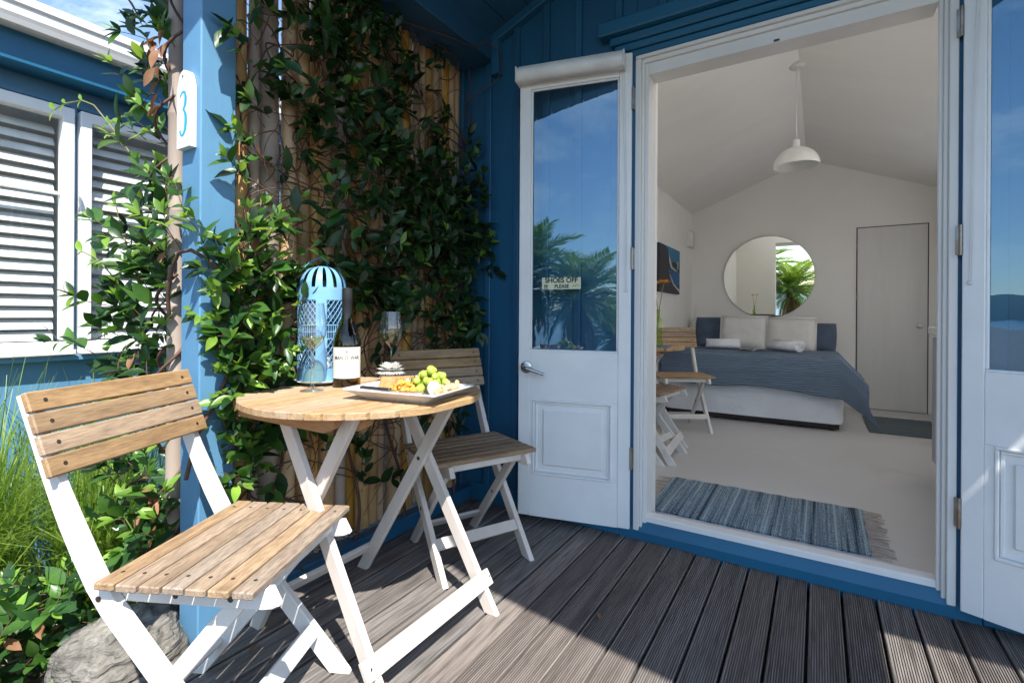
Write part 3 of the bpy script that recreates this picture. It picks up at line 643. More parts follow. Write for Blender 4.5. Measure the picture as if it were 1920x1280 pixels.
# flush inner door in the rear wall
mb = MB(); mb.box((.625, YB-.006, .985), (.56, .012, 1.84), ch=.002); idoor = struct('door', mb, 'inner_door')
mb = MB(); e = .575
for (c, d_) in (((.340, YB-.001, .985), (.010, .004, 1.85)), ((.910, YB-.001, .985), (.010, .004, 1.85)), ((.625, YB-.001, 1.910), (.58, .004, .010)), ((.625, YB-.001, .063), (.58, .004, .006))): mb.box(c, d_)
part('shadow_gap', mb, 'dark_wood', idoor)
mb = MB(); mb.lathe([(0, .05), (.022, .045), (.028, .03), (.018, .015), (.012, 0)], 18); mb.v = [(p[0]+.845, YB-.012-p[2], p[1]+.918) for p in mb.v]; part('knob', mb, 'lamp_white', idoor, smooth=True)
for hz in (1.72, 1.2):
    mb = MB(); mb.box((.345, YB-.014, hz), (.012, .012, .07), ch=.002); part('hinge', mb, 'vent_grey', idoor)

# ------------------------------------------------------------------ neighbouring cabin
nb_ = thing('neighbour_cabin', 'neighbouring blue cabin with two white blind-filled windows and a white gutter', 'cabin', (-3, 0, 0))
def NP(mb): mb.v = [(p[0]+3, p[1], p[2]) for p in mb.v]; return mb
mb = MB()
for (ya, yb_, za, zb) in ((-3, -.02, -.3, 2.12), (1.50, 7, -.3, 2.12), (-.02, 1.50, -.3, .775), (-.02, 1.5, 1.965, 2.12)): mb.box((-3.06, (ya+yb_)/2, (za+zb)/2), (.12, yb_-ya, zb-za))
mb.box((-3.06, .892, 1.37), (.12, .018, 1.19)); part('wall', NP(mb), 'blue_paint_sunlit', nb_)  # sunlit copy of the blue; one paint with the darker fascia
mb = MB(); mb.box((-2.975, 2, .785), (.05, 9.9, .022), ch=.002); part('sill_trim', NP(mb), 'blue_paint_sunlit', nb_)
mb = MB(); mb.box((-2.87, 2, 2.11), (.03, 10, .13), ch=.003); part('fascia', NP(mb), 'blue_paint_along', nb_)
mb = MB(); mb.box((-2.94, 2, 2.052), (.11, 10, .012)); part('soffit', NP(mb), 'blue_paint_along', nb_)
mb = MB(); pr = [(-2.853, 2.175), (-2.79, 2.175), (-2.782, 2.195), (-2.775, 2.21), (-2.775, 2.245), (-2.765, 2.255), (-2.765, 2.285), (-2.772, 2.29), (-2.778, 2.283), (-2.79, 2.27), (-2.853, 2.27)]
mb.prism(pr, -3, 7, Matrix(((1, 0, 0, 0), (0, 0, 1, 0), (0, 1, 0, 0), (0, 0, 0, 1)))); part('gutter', NP(mb), 'gutter', nb_)
mb = MB(); mb.add([(-2.80, -3, 2.285), (-2.80, 7, 2.285), (-5.5, 7, 2.85), (-5.5, -3, 2.85), (-2.80, -3, 2.27), (-2.80, 7, 2.27), (-5.5, 7, 2.8), (-5.5, -3, 2.8)], [(0, 1, 2, 3), (4, 7, 6, 5), (0, 4, 5, 1), (1, 5, 6, 2), (0, 3, 7, 4)]); part('roof', NP(mb), 'roof_metal', nb_)
slat = None
for ya, yb_ in ((-.0, .882), (.903, 1.48)):
    z0, z1 = .825, 1.945
    mb = MB(); sx = -2.985
    mb.box((sx, (ya+yb_)/2, z1-.025), (.06, yb_-ya, .05), ch=.003); mb.box((sx, (ya+yb_)/2, z0+.018), (.06, yb_-ya, .036), ch=.003)
    mb.box((sx, ya+.022, (z0+z1)/2), (.0598, .044, z1-z0-.088), ch=.003); mb.box((sx, yb_-.022, (z0+z1)/2), (.0598, .044, z1-z0-.088), ch=.003)
    mb.box((sx-.005, (ya+yb_)/2, 1.545), (.02, yb_-ya-.09, .014), ch=.002); mb.box((sx+.02, (ya+yb_)/2, z0-.012), (.08, yb_-ya, .022), ch=.003)
    wnd = part('window', NP(mb), 'white_paint', nb_)
    mb = MB(); mb.add([(.005, ya+.04, z0+.03), (.005, yb_-.04, z0+.03), (.005, yb_-.04, z1-.04), (.005, ya+.04, z1-.04)], [(0, 1, 2, 3)]); part('pane', mb, 'window_glass', wnd)
    sm = MB(); ln = yb_-ya-.10; sm.grid([[(-.024, y, -.0), (-.012, y, .004), (.0, y, .0055), (.012, y, .004), (.024, y, 0)] for y in (-ln/2, ln/2)]); sme = sm.mesh('blind_slat', 'blind_white', True)
    z = z0+.06
    while z < z1-.05:
        o = link('blind_slat', sme, wnd); o.location = (-.055, (ya+yb_)/2, z); o.rotation_euler = (0, R(57+random.uniform(-2.5, 2.5)), 0); z += .0535
    mb = MB(); mb.box((-.16, (ya+yb_)/2, (z0+z1)/2), (.01, yb_-ya+.02, z1-z0+.02)); part('room_backing', mb, 'vent_grey', wnd)

# ================================================================== FURNITURE
def side_prism(mb, pts, wd, y0, y1, flat_ends=True):
    """board following side-view points (x,z), width wd, between y0 and y1; ends cut level"""
    Lf, Rt = [], []
    n = len(pts); wds = wd if hasattr(wd, '__len__') else [wd]*n
    for i, (x, z) in enumerate(pts):
        wd = wds[i]
        a = pts[max(i-1, 0)]; b = pts[min(i+1, n-1)]
        dx, dz = b[0]-a[0], b[1]-a[1]; l = math.hypot(dx, dz); dx /= l; dz /= l
        if flat_ends and i in (0, n-1) and (i == 0 or flat_ends == 2):
            h = wd/2/abs(dz); Lf.append((x-h, z)); Rt.append((x+h, z))
        else: Lf.append((x-dz*wd/2, z+dx*wd/2)); Rt.append((x+dz*wd/2, z-dx*wd/2))
    c = .0025
    k = len(pts)
    vs = []
    for (yy, ins) in ((y0, c), (y0+c, 0), (y1-c, 0), (y1, c)):
        for i in range(k):
            (lx, lz), (rx, rz) = Lf[i], Rt[i]; l = math.hypot(rx-lx, rz-lz) or 1
            ux, uz = (rx-lx)/l*ins, (rz-lz)/l*ins
            vs += [(lx+ux, yy, lz+uz), (rx-ux, yy, rz-uz)]
    fs = []
    m_ = 2*k
    for i in range(k-1):
        fs.append((2*i, 2*i+1, 2*i+3, 2*i+2)); o_ = 3*m_; fs.append((o_+2*i, o_+2*i+2, o_+2*i+3, o_+2*i+1))
        for L_ in range(3):
            a, b = L_*m_, (L_+1)*m_
            fs.append((a+2*i, a+2*i+2, b+2*i+2, b+2*i)); fs.append((a+2*i+1, b+2*i+1, b+2*i+3, a+2*i+3))
    for L_ in range(3):
        a, b = L_*m_, (L_+1)*m_
        fs.append((a, b, b+1, a+1)); e_ = 2*(k-1); fs.append((a+e_, a+e_+1, b+e_+1, b+e_))
    mb.add(vs, fs); return mb
def disc(mb, c, nrm, r, n=10, mi=0):
    nrm = Vector(nrm).normalized(); a = nrm.orthogonal().normalized(); b = nrm.cross(a); c = Vector(c)
    mb.add([c+(a*math.cos(2*math.pi*i/n)+b*math.sin(2*math.pi*i/n))*r for i in range(n)], [tuple(range(n))], mi)

def make_chair(label, loc, rz, wood='teak', back_wood=None, white='white_chair', group=None):
    t = thing('folding_chair', label, 'chair', loc, rz, group)
    w2 = .225
    slm = {}
    sl = MB(); sl.box((0, 0, 0), (.0445, .45, .016), ch=.0028); seat_me = sl.mesh('seat_slat', wood)
    sc = MB()
    for k in range(7):
        x = .024+k*.0497
        o = link('seat_slat', seat_me, t); o.location = (x, random.uniform(-.0015, .0015), .442); o.rotation_euler = (0, 0, R(random.uniform(-.3, .3)))
        for y in (-.178, .178): disc(sc, (x, y, .4505), (0, 0, 1), .0042)
    A, B = Vector((-.0985, 0, .655)), Vector((-.1625, 0, .832)); d = (B-A).normalized(); nrm = Vector((d.z, 0, -d.x))
    Bm = MB(); Bm.box((0, 0, 0), (.0145, .45, .0435), ch=.0028); back_me = Bm.mesh('back_slat', back_wood or wood)
    Lb = (B-A).length
    for k in range(4):
        c = A+d*(Lb*(k+.5)/4)
        o = link('back_slat', back_me, t); o.location = c; o.rotation_euler = (0, math.atan2(d.x, d.z), 0)
        for y in (-.19, .19): disc(sc, c+nrm*.0078+Vector((0, y, 0)), nrm, .0048)
    for sg in (-1, 1):
        yo, yi = sg*.203, sg*.181
        m_ = side_prism(MB(), [(.335, 0), (.12, .256), (.014, .382), (-.018, .43), (-.050, .49), (-.082, .555), (-.108, .612), (-.128, .66), (-.158, .74), (-.182, .805), (-.189, .824)], [.046, .046, .046, .046, .045, .043, .039, .036, .034, .034, .033], min(yo, yi), max(yo, yi)); part('leg', m_, white, t)
        y3, y4 = sg*.1795, sg*.1600
        m_ = side_prism(MB(), [(.010, .4105), (.15, .4105), (.335, .4105), (.352, .413), (.362, .418)], .044, min(y3, y4), max(y3, y4), False)
        m_.v = [(p[0], p[1], min(p[2], .4335)) for p in m_.v]; part('seat_rail', m_, white, t)
        y5, y6 = sg*.1585, sg*.1380
        m_ = side_prism(MB(), [(-.060, 0), (.298, .424)], .038, min(y5, y6), max(y5, y6)); part('leg', m_, white, t)
        for c_ in ((-.008, sg*.2035, .404), (.145, sg*.1800, .408), (.268, sg*.1800, .408), (.147, sg*.2035, .222)): disc(sc, c_, (0, sg, 0), .0068)
        disc(sc, (.130, sg*.1375, .222), (0, -sg, 0), .0068)
    m_ = MB(); m_.box((.256, 0, .112), (.014, .3618, .044), Matrix.Rotation(R(-40), 3, 'Y'), .002); part('stretcher', m_, white, t)
    m_ = MB(); m_.box((.008, 0, .088), (.014, .2758, .036), Matrix.Rotation(R(40), 3, 'Y'), .002); part('stretcher', m_, white, t)
    m_ = MB(); m_.box((.318, 0, .4185), (.016, .3198, .028), None, .002); part('stretcher', m_, white, t)
    o = part('screws', sc, 'screw', t, kind='stuff')
    return t
make_chair('folding slatted chair in full sun, nearest the camera, honey wood slats on white legs', (-1.348, .606, 0), R(26.0), 'teak_seat', 'teak', 'white_chair')
make_chair('folding slatted chair behind the round table by the blue wall, greyer wood', (-1.392, 1.735, 0), R(-25.5), 'teak_grey', 'teak', 'white_worn_leg')
make_chair('folding chair inside the room pushed against the near side of the table', (-1.14, 3.36, FZ), R(-8), 'teak_grey', None, 'white_chair')
make_chair('folding chair inside the room standing in front of the bed', (-1.056, 4.40, FZ), R(-60), 'teak', None, 'white_chair')

def make_table(label, loc, rz=0, rad=.376, wood='teak_top', white='white_worn_leg'):
    t = thing('round_table', label, 'table', loc, rz)
    H = .745; th = .018; pit = .0435; n = 17
    sc = MB()
    for k in range(n):
        xc = (k-(n-1)/2)*pit; xa, xb = xc-pit/2+.0032, xc+pit/2-.0032
        m_ = 6; top = []
        for i in range(m_+1):
            x = xa+(xb-xa)*i/m_; top.append((x, math.sqrt(max(rad*rad-x*x, .0001))))
        poly = top+[(x, -y) for x, y in reversed(top)]
        mb = MB(); N_ = len(poly); c = .0022
        cx_ = sum(p[0] for p in poly)/N_
        ins = [(cx_+(x-cx_)*(1-c/(pit/2)), y-math.copysign(c, y)) for x, y in poly]
        vs = [(x, y, H-th) for x, y in poly]+[(x, y, H-c) for x, y in poly]+[(x, y, H) for x, y in ins]
        fs = [tuple(range(N_))[::-1], tuple(range(2*N_, 3*N_))]+[(a*N_+i, a*N_+(i+1) % N_, (a+1)*N_+(i+1) % N_, (a+1)*N_+i) for a in (0, 1) for i in range(N_)]
        mb.add(vs, fs); o = part('top_slat', mb, wood, t)
        o.location = (0, 0, random.uniform(-.0006, .0006))
    for (y, x0, x1) in ((-.262, -.30, .176), (-.196, -.30, .232), (.196, -.30, .232), (.262, -.30, .20)):
        mb = MB(); T_ = Matrix(((1, 0, 0, 0), (0, 0, 1, y-.011), (0, 1, 0, 0), (0, 0, 0, 1)))
        mb.prism([(x0, .7265), (x0, .692), (x0+.02, .678), (x1-.035, .678), (x1, .696), (x1+.008, .712), (x1, .7265)], 0, .022, T_); part('under_beam', mb, 'teak_beam', t)
    for sg, ysh in ((-1, -.0), (1, 0)):
        yA = sg*.218; yB = sg*.241
        if sg > 0: yA, yB = .218, .241
        m_ = side_prism(MB(), [(-.255, 0), (.196, .7255)], .044, yA-.0105, yA+.0105, 2); part('leg', m_, white, t)
        m_ = side_prism(MB(), [(.342, 0), (-.098, .7255)], .044, yB-.0105, yB+.0105, 2); part('leg', m_, white, t)
        disc(sc, (.040, yA-.0108, .478), (0, -1, 0), .0075); disc(sc, (.040, yB+.0108, .478), (0, 1, 0), .0075)
    an = math.atan2(.44, .7255)
    m_ = MB(); m_.box((.305, 0, .098), (.016, .555, .052), Matrix.Rotation(-an, 3, 'Y'), .002); part('stretcher', m_, white, t)
    m_ = MB(); m_.box((-.222, -.0, .090), (.016, .50, .040), Matrix.Rotation(math.atan2(.451, .7255), 3, 'Y'), .002); part('stretcher', m_, white, t)
    for y in (-.262, .262):
        for z in (.085, .108): disc(sc, (.318, y, z), (1, 0, .6), .003)
    part('screws', sc, 'screw', t, kind='stuff')
    return t
TX, TY, TZ = -1.265, 1.132, .745
make_table('round slatted wooden table on crossed white legs, set with wine and a platter', (TX, TY, 0))
make_table('round slatted table inside the room holding a flower vase', (-1.12, 3.38, FZ-.015), R(4), .366, 'teak_top', 'white_chair')

# ------------------------------------------------------------------ bamboo screen
scr = thing('bamboo_screen', 'screen of upright bamboo poles between the porch post and the cabin wall', 'screen', (-1.70, .9, 0))
y = .905; k = 0
prev = None
while y < 2.15:
    r_ = random.choice([.022, .026, .029, .031, .034, .037]) if y < 1.7 else random.choice([.020, .023, .026, .029])
    y += r_
    grey = (k in (1, 2, 7))
    L_ = 2.30+random.uniform(-.03, .03); z0 = .066
    pts, rad = [], []
    z = 0; nz = random.uniform(.05, .3); nodes = []
    while nz < L_: nodes.append(nz); nz += random.uniform(.22, .34)
    zs = sorted(set([0, L_]+[n_+d_ for n_ in nodes for d_ in (-.012, -.003, .0015, .006, .02) if 0 < n_+d_ < L_]))
    lean = random.uniform(-.018, .018); bow = random.uniform(-.01, .01); xo = random.uniform(-.012, .012)
    for z in zs:
        q = z/L_; rr_ = r_*(1.06-.16*q)
        for n_ in nodes:
            dz = z-n_
            if abs(dz+.003) < 1e-6 or abs(dz-.0015) < 1e-6: rr_ *= 1.07
            elif abs(dz-.006) < 1e-6: rr_ *= .975
        pts.append((xo+bow*math.sin(q*3.1), lean*(q-.5), z)); rad.append(rr_)
    mb = MB(); mb.tube(pts, rad, 12)
    o = part('bamboo_pole', mb, 'bamboo_grey' if grey else 'bamboo', scr, smooth=True); o.location = (0, y-.9, z0)
    y += r_+random.choice([-.003, -.002, .0, .0, .001, .001, .002, .006]); k += 1
mb = MB(); mb.box((.071, .640, .033), (.06, 1.262, .066), ch=.004); part('bottom_rail', mb, 'blue_paint', scr)
for zz in (.5, 1.25, 1.95):
    mb = MB(); mb.box((-.065, .63, zz), (.04, 1.26, .06), ch=.003); part('back_rail', mb, 'blue_paint', scr)

# ------------------------------------------------------------------ stake beside the post, number sign
mb = MB(); pts, rad = [], []
nodes = [.1, .42, .74, 1.02, 1.34, 1.66, 1.98, 2.3]
for z in sorted(set([-.25, 2.55]+[n_+d_ for n_ in nodes for d_ in (-.012, -.003, .003, .014)])):
    r_ = .029-.003*z/2.5
    if any(abs(z-n_) < .004 for n_ in nodes): r_ *= 1.09
    pts.append((.006*math.sin(z*1.4), 0, z)); rad.append(r_)
mb.tube(pts, rad, 14); one('bamboo_stake', mb, 'bamboo_grey', 'weathered grey bamboo pole standing beside the blue post with vine round it', 'pole', (-1.836, .815, 0), smooth=True)
sg_ = thing('number_sign', 'small white wooden board with a teal number 3 on the blue post', 'sign', (-1.682, .784, 1.512))
mb = MB(); poly = [(x_*.76, z_) for x_, z_ in [(-.052, 0), (.052, 0), (.052, .19), (.045, .20), (.036, .222), (.022, .236), (0, .242), (-.022, .236), (-.036, .222), (-.045, .20), (-.052, .19)]]
mb.prism(poly, 0, .020, T=Matrix(((1, 0, 0, 0), (0, 0, -1, 0), (0, 1, 0, 0), (0, 0, 0, 1)))); part('board', mb, 'sign_wood', sg_)
# the numeral: calligraphic 3 as a stroke of varying weight
P3 = [(-.019, .160, .0045), (-.012, .170, .0035), (0, .174, .003), (.012, .168, .0055), (.018, .152, .0085), (.016, .136, .0085), (.008, .124, .006), (-.002, .119, .0025), (.008, .113, .004), (.018, .098, .0085), (.020, .078, .0100), (.015, .056, .0085), (.004, .042, .005), (-.008, .038, .003), (-.017, .045, .0045), (-.021, .056, .006)]
Lf, Rt = [], []
for i, (x, z, h) in enumerate(P3):
    a = P3[max(i-1, 0)]; b = P3[min(i+1, len(P3)-1)]; dx, dz = b[0]-a[0], b[1]-a[1]; l = math.hypot(dx, dz)
    Lf.append((x-dz/l*h*.55, -.0206, z+dx/l*h*1.15)); Rt.append((x+dz/l*h*1.15, -.0206, z-dx/l*h*1.15))
mb = MB(); mb.grid([Lf, Rt]); part('numeral', mb, 'teal_ink', sg_)
mb = MB(); disc(mb, (-.004, -.0205, .222), (0, -1, 0), .004); part('screw', mb, 'screw', sg_)

# ================================================================== THINGS ON THE OUTDOOR TABLE
def wine_glass(label, loc, h=.285, wine=.3, name='wine_glass', s=1.0):
    t = thing(name, label, 'wine glass', loc)
    k = h/.285
    prof = [(0, .002), (.020, .0035), (.036*s, .0015), (.0365*s, .0005), (.0365*s, .002), (.034*s, .0035), (.012, .010), (.0048, .022), (.0040, .06), (.0042, .115), (.007, .132), (.018, .143), (.032*s, .158), (.042*s, .180), (.0445*s, .203), (.042*s, .235), (.0375*s, .268), (.0355*s, .285)]
    mb = MB(); mb.lathe([(r_*k, z*k) for r_, z in prof], 40); part('bowl', mb, 'thin_glass', t, smooth='all')
    wp = [(0, .141), (.016, .1455), (.030*s, .160), (.0405*s, .181), (.0432*s, .1945), (0, .195)]
    if wine < .5: wp = [(0, .1405), (.016, .1445), (.030*s, .159), (.0385*s, .1755), (0, .176)]
    mb = MB(); mb.lathe([(r_*k*.985, z*k+.0008) for r_, z in wp], 40); part('wine', mb, 'wine', t, smooth='all')
    return t
wine_glass('white wine glass standing alone at the left front of the table', (-1.408, 1.03, TZ), .288, .4)
wine_glass('white wine glass further back, behind the flower bowl', (-1.420, 1.395, TZ), .262, .8, s=1.08)
# bottle
bt = thing('wine_bottle', 'amber wine bottle with dark cap and cream MAN O WAR label', 'bottle', (-1.398, 1.162, TZ))
k = .047
bp_ = [(0, .006), (.03, .004), (.043, .002), (.047, .008), (.047, .14), (.0465, .155), (.043, .175), (.035, .198), (.026, .218), (.0195, .238), (.0165, .258), (.0155, .28), (.0150, .335)]
mb = MB(); mb.lathe(bp_, 48); part('glass', mb, 'bottle_glass', bt, smooth='all')
mb = MB(); mb.lathe([(0, .007)]+[(max(r_-.003, 0), z+.002) for r_, z in bp_[2:9]]+[(0, .222)], 40); part('wine', mb, 'bottle_wine', bt, smooth='all')
mb = MB(); mb.lathe([(.0172, .236), (.0176, .30), (.0186, .302), (.0180, .309), (.0186, .312), (.0180, .318), (.0186, .321), (.0180, .328), (.0184, .340), (.0160, .343), (0, .343)], 32); part('cap', mb, 'bottle_cap', bt, smooth=True)
az = math.atan2(-1.162, 1.398)
mb = MB(); mb.lathe([(.0474, .033), (.0474, .139)], 40, a0=az-1.25, a1=az+1.25); lab = part('label', mb, 'label_paper', bt, smooth=True)
def wrap_text(txt, size, zc, mat, bold, da=0, name='lettering', sx=1):
    me = text_mesh(txt, size, 0, bold); me.materials.clear(); me.materials.append(MATS[mat])
    for v in me.vertices:
        a = az+da+v.co.x*sx/.0476; v.co = Vector((.0486*math.cos(a), .0486*math.sin(a), zc+v.co.y))
    return link(name, me, bt)
wrap_text("MAN O' WAR", .0185, .103, 'ink', .00015, 0, sx=.78)
wrap_text('Chardonnay', .0075, .085, 'ink', 0)
wrap_text('2016', .005, .077, 'ink', 0)
wrap_text('Waiheke Island, New Zealand', .0040, .047, 'ink', 0)
mb = MB(); pts = [(0, -.006), (.0016, -.003), (.0022, .001), (.001, .006), (0, .009), (-.001, .005), (-.002, .001), (-.0014, -.004)]
mb.add([(.0486*math.cos(az+x/.0476), .0486*math.sin(az+x/.0476), .1235+z) for x, z in pts], [tuple(range(8))]); part('emblem', mb, 'ink', bt)
# lantern on a saucer
LX, LY = -1.535, 1.165
mb = MB(); mb.lathe([(0, .004), (.055, .003), (.09, .011), (.096, .015), (.094, .0165), (.088, .014), (.056, .0075), (0, .0075)], 44); one('saucer', mb, 'ceramic', 'round white saucer under the blue lantern', 'saucer', (LX, LY, TZ), smooth=True)
ln = thing('lantern', 'tall pale blue metal lantern with pierced lattice sides and domed slatted top', 'lantern', (LX, LY, TZ+.0085))
rL = .083
for nm, za, zb in (('base_band', .0, .052), ('upper_band', .293, .338)):
    mb = MB(); mb.lathe([(rL-.001, za), (rL+.0012, za), (rL+.0012, zb), (rL-.001, zb), (rL-.001, za)], 48); part(nm, mb, 'blue_lantern', ln, smooth=True)
mb = MB(); mb.lathe([(0, .001), (rL-.002, .001)], 40); part('floor_plate', mb, 'blue_lantern', ln)
azc = math.atan2(-LY, -LX)
for da in (math.pi*.5*i for i in range(4)):
    a = azc+da-.05; mb = MB()
    mb.lathe([(rL+.0002, .05), (rL+.0024, .05), (rL+.0024, .296), (rL+.0002, .296), (rL+.0002, .05)], 8, a0=a-.21, a1=a+.21); part('upright', mb, 'blue_lantern', ln, smooth=True)
for i in range(14):   # dome ribs
    a = 2*math.pi*i/14+.1; mb = MB(); rows = []
    for j in range(9):
        q = j/8; ph = q*math.pi/2; rad = .020+(rL-.020)*math.cos(ph); z = .338+.075*math.sin(ph); hw = (.0125*(1-.62*q))/max(rad, .01)
        rows.append([(rad*math.cos(a+s_*hw), rad*math.sin(a+s_*hw), z) for s_ in (-1, 0, 1)])
    mb.grid(rows); o = part('dome_rib', mb, 'blue_lantern', ln, smooth=True)
mb = MB(); mb.lathe([(0, .416), (.018, .4155), (.026, .412), (.026, .409)], 24); part('dome_cap', mb, 'blue_lantern', ln, smooth=True)
def pierced(z0, z1, style):
    mb = MB(); n = 30
    if style == 'scale':
        rows = max(2, int(round((z1-z0)/.0125))); h = (z1-z0)/rows
        for r_ in range(rows):
            for i in range(n):
                off = .5*(r_ % 2)
                pts = []
                for k_ in range(6):
                    q = k_/5; a = 2*math.pi*(i+off+q)/n; z = z0+h*(r_+math.sin(q*math.pi)*1.0)
                    pts.append((rL*math.cos(a), rL*math.sin(a), z))
                mb.tube(pts, .00125, 3, caps=False)
    else:
        for zz in (z0, (z0+z1)/2, z1): mb.lathe([(rL-.0012, zz-.0015), (rL+.0012, zz-.0015), (rL+.0012, zz+.0015), (rL-.0012, zz+.0015), (rL-.0012, zz-.0015)], 48)
        for i in range(64):
            a = 2*math.pi*i/64; mb.tube([(rL*math.cos(a), rL*math.sin(a), z0), (rL*math.cos(a), rL*math.sin(a), z1)], .0012, 4, caps=False)
    part('lattice', mb, 'blue_lantern', ln, kind='stuff')
pierced(.052, .155, 'scale'); pierced(.157, .205, 'bars'); pierced(.208, .293, 'scale')
mb = MB()
pts = [(rL*math.cos(azc+2.4+0), rL*math.sin(azc+2.4), .31), ((rL+.012)*math.cos(azc+2.5), (rL+.012)*math.sin(azc+2.5), .37), (.055*math.cos(azc+2.9), .055*math.sin(azc+2.9), .435), (.02*math.cos(azc+3.4), .02*math.sin(azc+3.4), .452), (.055*math.cos(azc-2.1), .055*math.sin(azc-2.1), .43), ((rL+.01)*math.cos(azc-1.6), (rL+.01)*math.sin(azc-1.6), .37), (rL*math.cos(azc-1.5), rL*math.sin(azc-1.5), .31)]
for i in range(len(pts)-1): mb.bar(pts[i], pts[i+1], .014, .002, Vector(pts[i])-Vector((0, 0, .3)), .0005)
part('handle', mb, 'blue_lantern', ln)
mb = MB(); mb.lathe([(0, .002), (.03, .002), (.03, .085), (0, .085)], 20); one('candle', mb, 'ceramic', 'pale candle standing inside the blue lantern', 'candle', (LX, LY, TZ+.0105), smooth=True)

# platter
PX, PY, PR = -1.055, 1.115, R(9)
def PL(u, v, z=0): return (PX+u*math.cos(PR)-v*math.sin(PR), PY+u*math.sin(PR)+v*math.cos(PR), TZ+z)
pt = MB(); W1, D1 = .105, .075; W2, D2 = .160, .118
def rrect(w_, d_, z, r_=.008):
    o_ = []
    for cx, cy, a0 in ((w_-r_, d_-r_, 0), (-w_+r_, d_-r_, 90), (-w_+r_, -d_+r_, 180), (w_-r_, -d_+r_, 270)):
        for k_ in range(4): a = R(a0+k_*30); o_.append((cx+r_*math.cos(a), cy+r_*math.sin(a), z))
    return o_
rings = [rrect(W1, D1, .0005), rrect(W2, D2, .030), rrect(W2, D2, .034), rrect(W2-.004, D2-.004, .034), rrect(W1+.004, D1+.004, .0085)]
n = len(rings[0]); pt.v = [p for r_ in rings for p in r_]; pt.f = [(a*n+i, a*n+(i+1) % n, (a+1)*n+(i+1) % n, (a+1)*n+i) for a in range(4) for i in range(n)]+[tuple(range(n))[::-1], tuple(range(4*n, 5*n))]; pt.m = [0]*len(pt.f); pt.n = len(pt.v)
one('platter', pt, 'ceramic', 'rectangular white platter heaped with cheese, crackers and grapes', 'platter', (PX, PY, TZ), PR)
PRZ = PR
# crackers
for i in range(6):
    mb = MB(); mb.box((0, 0, 0), (.052, .004, .045), ch=.0015)
    o = one('cracker', mb, 'cracker_brown', 'brown square cracker, '+['frontmost', 'second from the front', 'third from the front', 'third from the back', 'second from the back', 'rearmost'][i]+' of the row on the platter', 'cracker', PL(-.098+.006*i+.0, .018+.011*i, .036), group='brown crackers on the platter')
    o.rotation_euler = (R(-42+random.uniform(-5, 5)), R(random.uniform(-6, 6)), PR+R(12+random.uniform(-8, 8)))
tw = MB(); pts = [(-.014, 0, 0), (-.006, .004, .003), (.003, -.003, .001), (.014, .002, .004)]; tw.tube(pts, [.0045, .006, .0055, .004], 6); twm = tw.mesh('curl', 'cracker_gold', True)
tw = MB(); pts = [(-.012, 0, 0), (-.004, -.004, .004), (.006, .004, .005), (.011, .000, -.002)]; tw.tube(pts, [.005, .0055, .006, .0045], 6); twm2 = tw.mesh('curl', 'cracker_gold', True)
for i in range(46):
    u = random.uniform(-.058, .030); v = random.uniform(-.045, .045)
    h = .016+.030*math.exp(-((u+.014)/.035)**2-(v/.04)**2)*random.uniform(.4, 1.2)
    o = link('corn_snack', twm if i % 2 else twm2); o.location = PL(u, v, h); o.rotation_euler = (random.uniform(-.7, .7), random.uniform(-.7, .7), random.uniform(0, 6.3))
    tag(o, 'curled golden corn snack in the pile at the middle of the platter', 'snack', 'golden snacks on the platter')
# brie wedge, ramekin, herbs
mb = MB(); mb.prism([(0, 0), (.042, .008), (.038, .030), (.010, .034)], 0, .026); one('cheese_wedge', mb, 'cheese', 'white wedge of soft cheese behind the brown crackers', 'cheese', PL(-.085, .060, .020), PR)
mb = MB(); mb.lathe([(0, .002), (.024, .002), (.030, .026), (.0315, .027), (.0285, .027), (.024, .006), (0, .006)], 28); one('ramekin', mb, 'ceramic', 'small white ramekin at the back of the platter', 'bowl', PL(.000, .082, .030), smooth=True)
for c_, lb in (((-.032, .066), 'clump of green herb beside the white ramekin, left one'), ((.028, .058), 'clump of green herb in front of the white ramekin')):
    mb = MB()
    for i in range(60):
        p = Vector((random.gauss(0, .010), random.gauss(0, .007), random.uniform(0, .014))); a = Vector((random.uniform(-1, 1), random.uniform(-1, 1), random.uniform(-.2, 1))).normalized()*.006; b = a.orthogonal().normalized()*.002
        mb.add([p-b, p+b, p+a], [(0, 1, 2)])
    one('herb_sprig', mb, 'herb', lb, 'herb', PL(c_[0], c_[1], .036), PR)
# grapes
gr = thing('grape_bunch', 'bunch of pale green grapes on the platter', 'grapes', PL(.052, .040, .012), PR)
gm = MB(); gm.lathe([(0, -.0145)]+[(.0128*math.cos(R(a)), .0148*math.sin(R(a))) for a in (-60, -30, 0, 30, 60)]+[(0, .0145)], 14); gme = gm.mesh('grape', 'grape', 'all')
gp = []
for lay, (nn, rx, ry, zz) in enumerate(((13, .062, .036, .016), (10, .050, .026, .036), (6, .036, .014, .054), (2, .014, .004, .068))):
    for i in range(nn):
        a = 2*math.pi*i/nn+lay*.5; q = 1 if i % 2 or nn < 7 else .55
        gp.append((rx*math.cos(a)*q+random.uniform(-.003, .003), ry*math.sin(a)*q+random.uniform(-.003, .003), zz+random.uniform(-.003, .003)))
for p in gp:
    o = link('grape', gme, gr); o.location = p; o.rotation_euler = (random.uniform(-1, 1), random.uniform(-1, 1), 0); o.scale = [random.uniform(.82, 1.12)]*3
mb = MB(); mb.tube([(-.06, .01, .05), (-.045, .006, .062), (-.02, 0, .058), (.02, 0, .052)], .0016, 6); part('stem', mb, 'stem_green', gr)
mb = MB(); mb.lathe([(0, -.020), (.012, -.018), (.0195, -.006), (.0195, .006), (.012, .018), (0, .020)], 20); one('cheese_ball', mb, 'ceramic', 'round white ball of soft cheese in front of the grapes', 'cheese', PL(.092, -.012, .036), smooth=True)
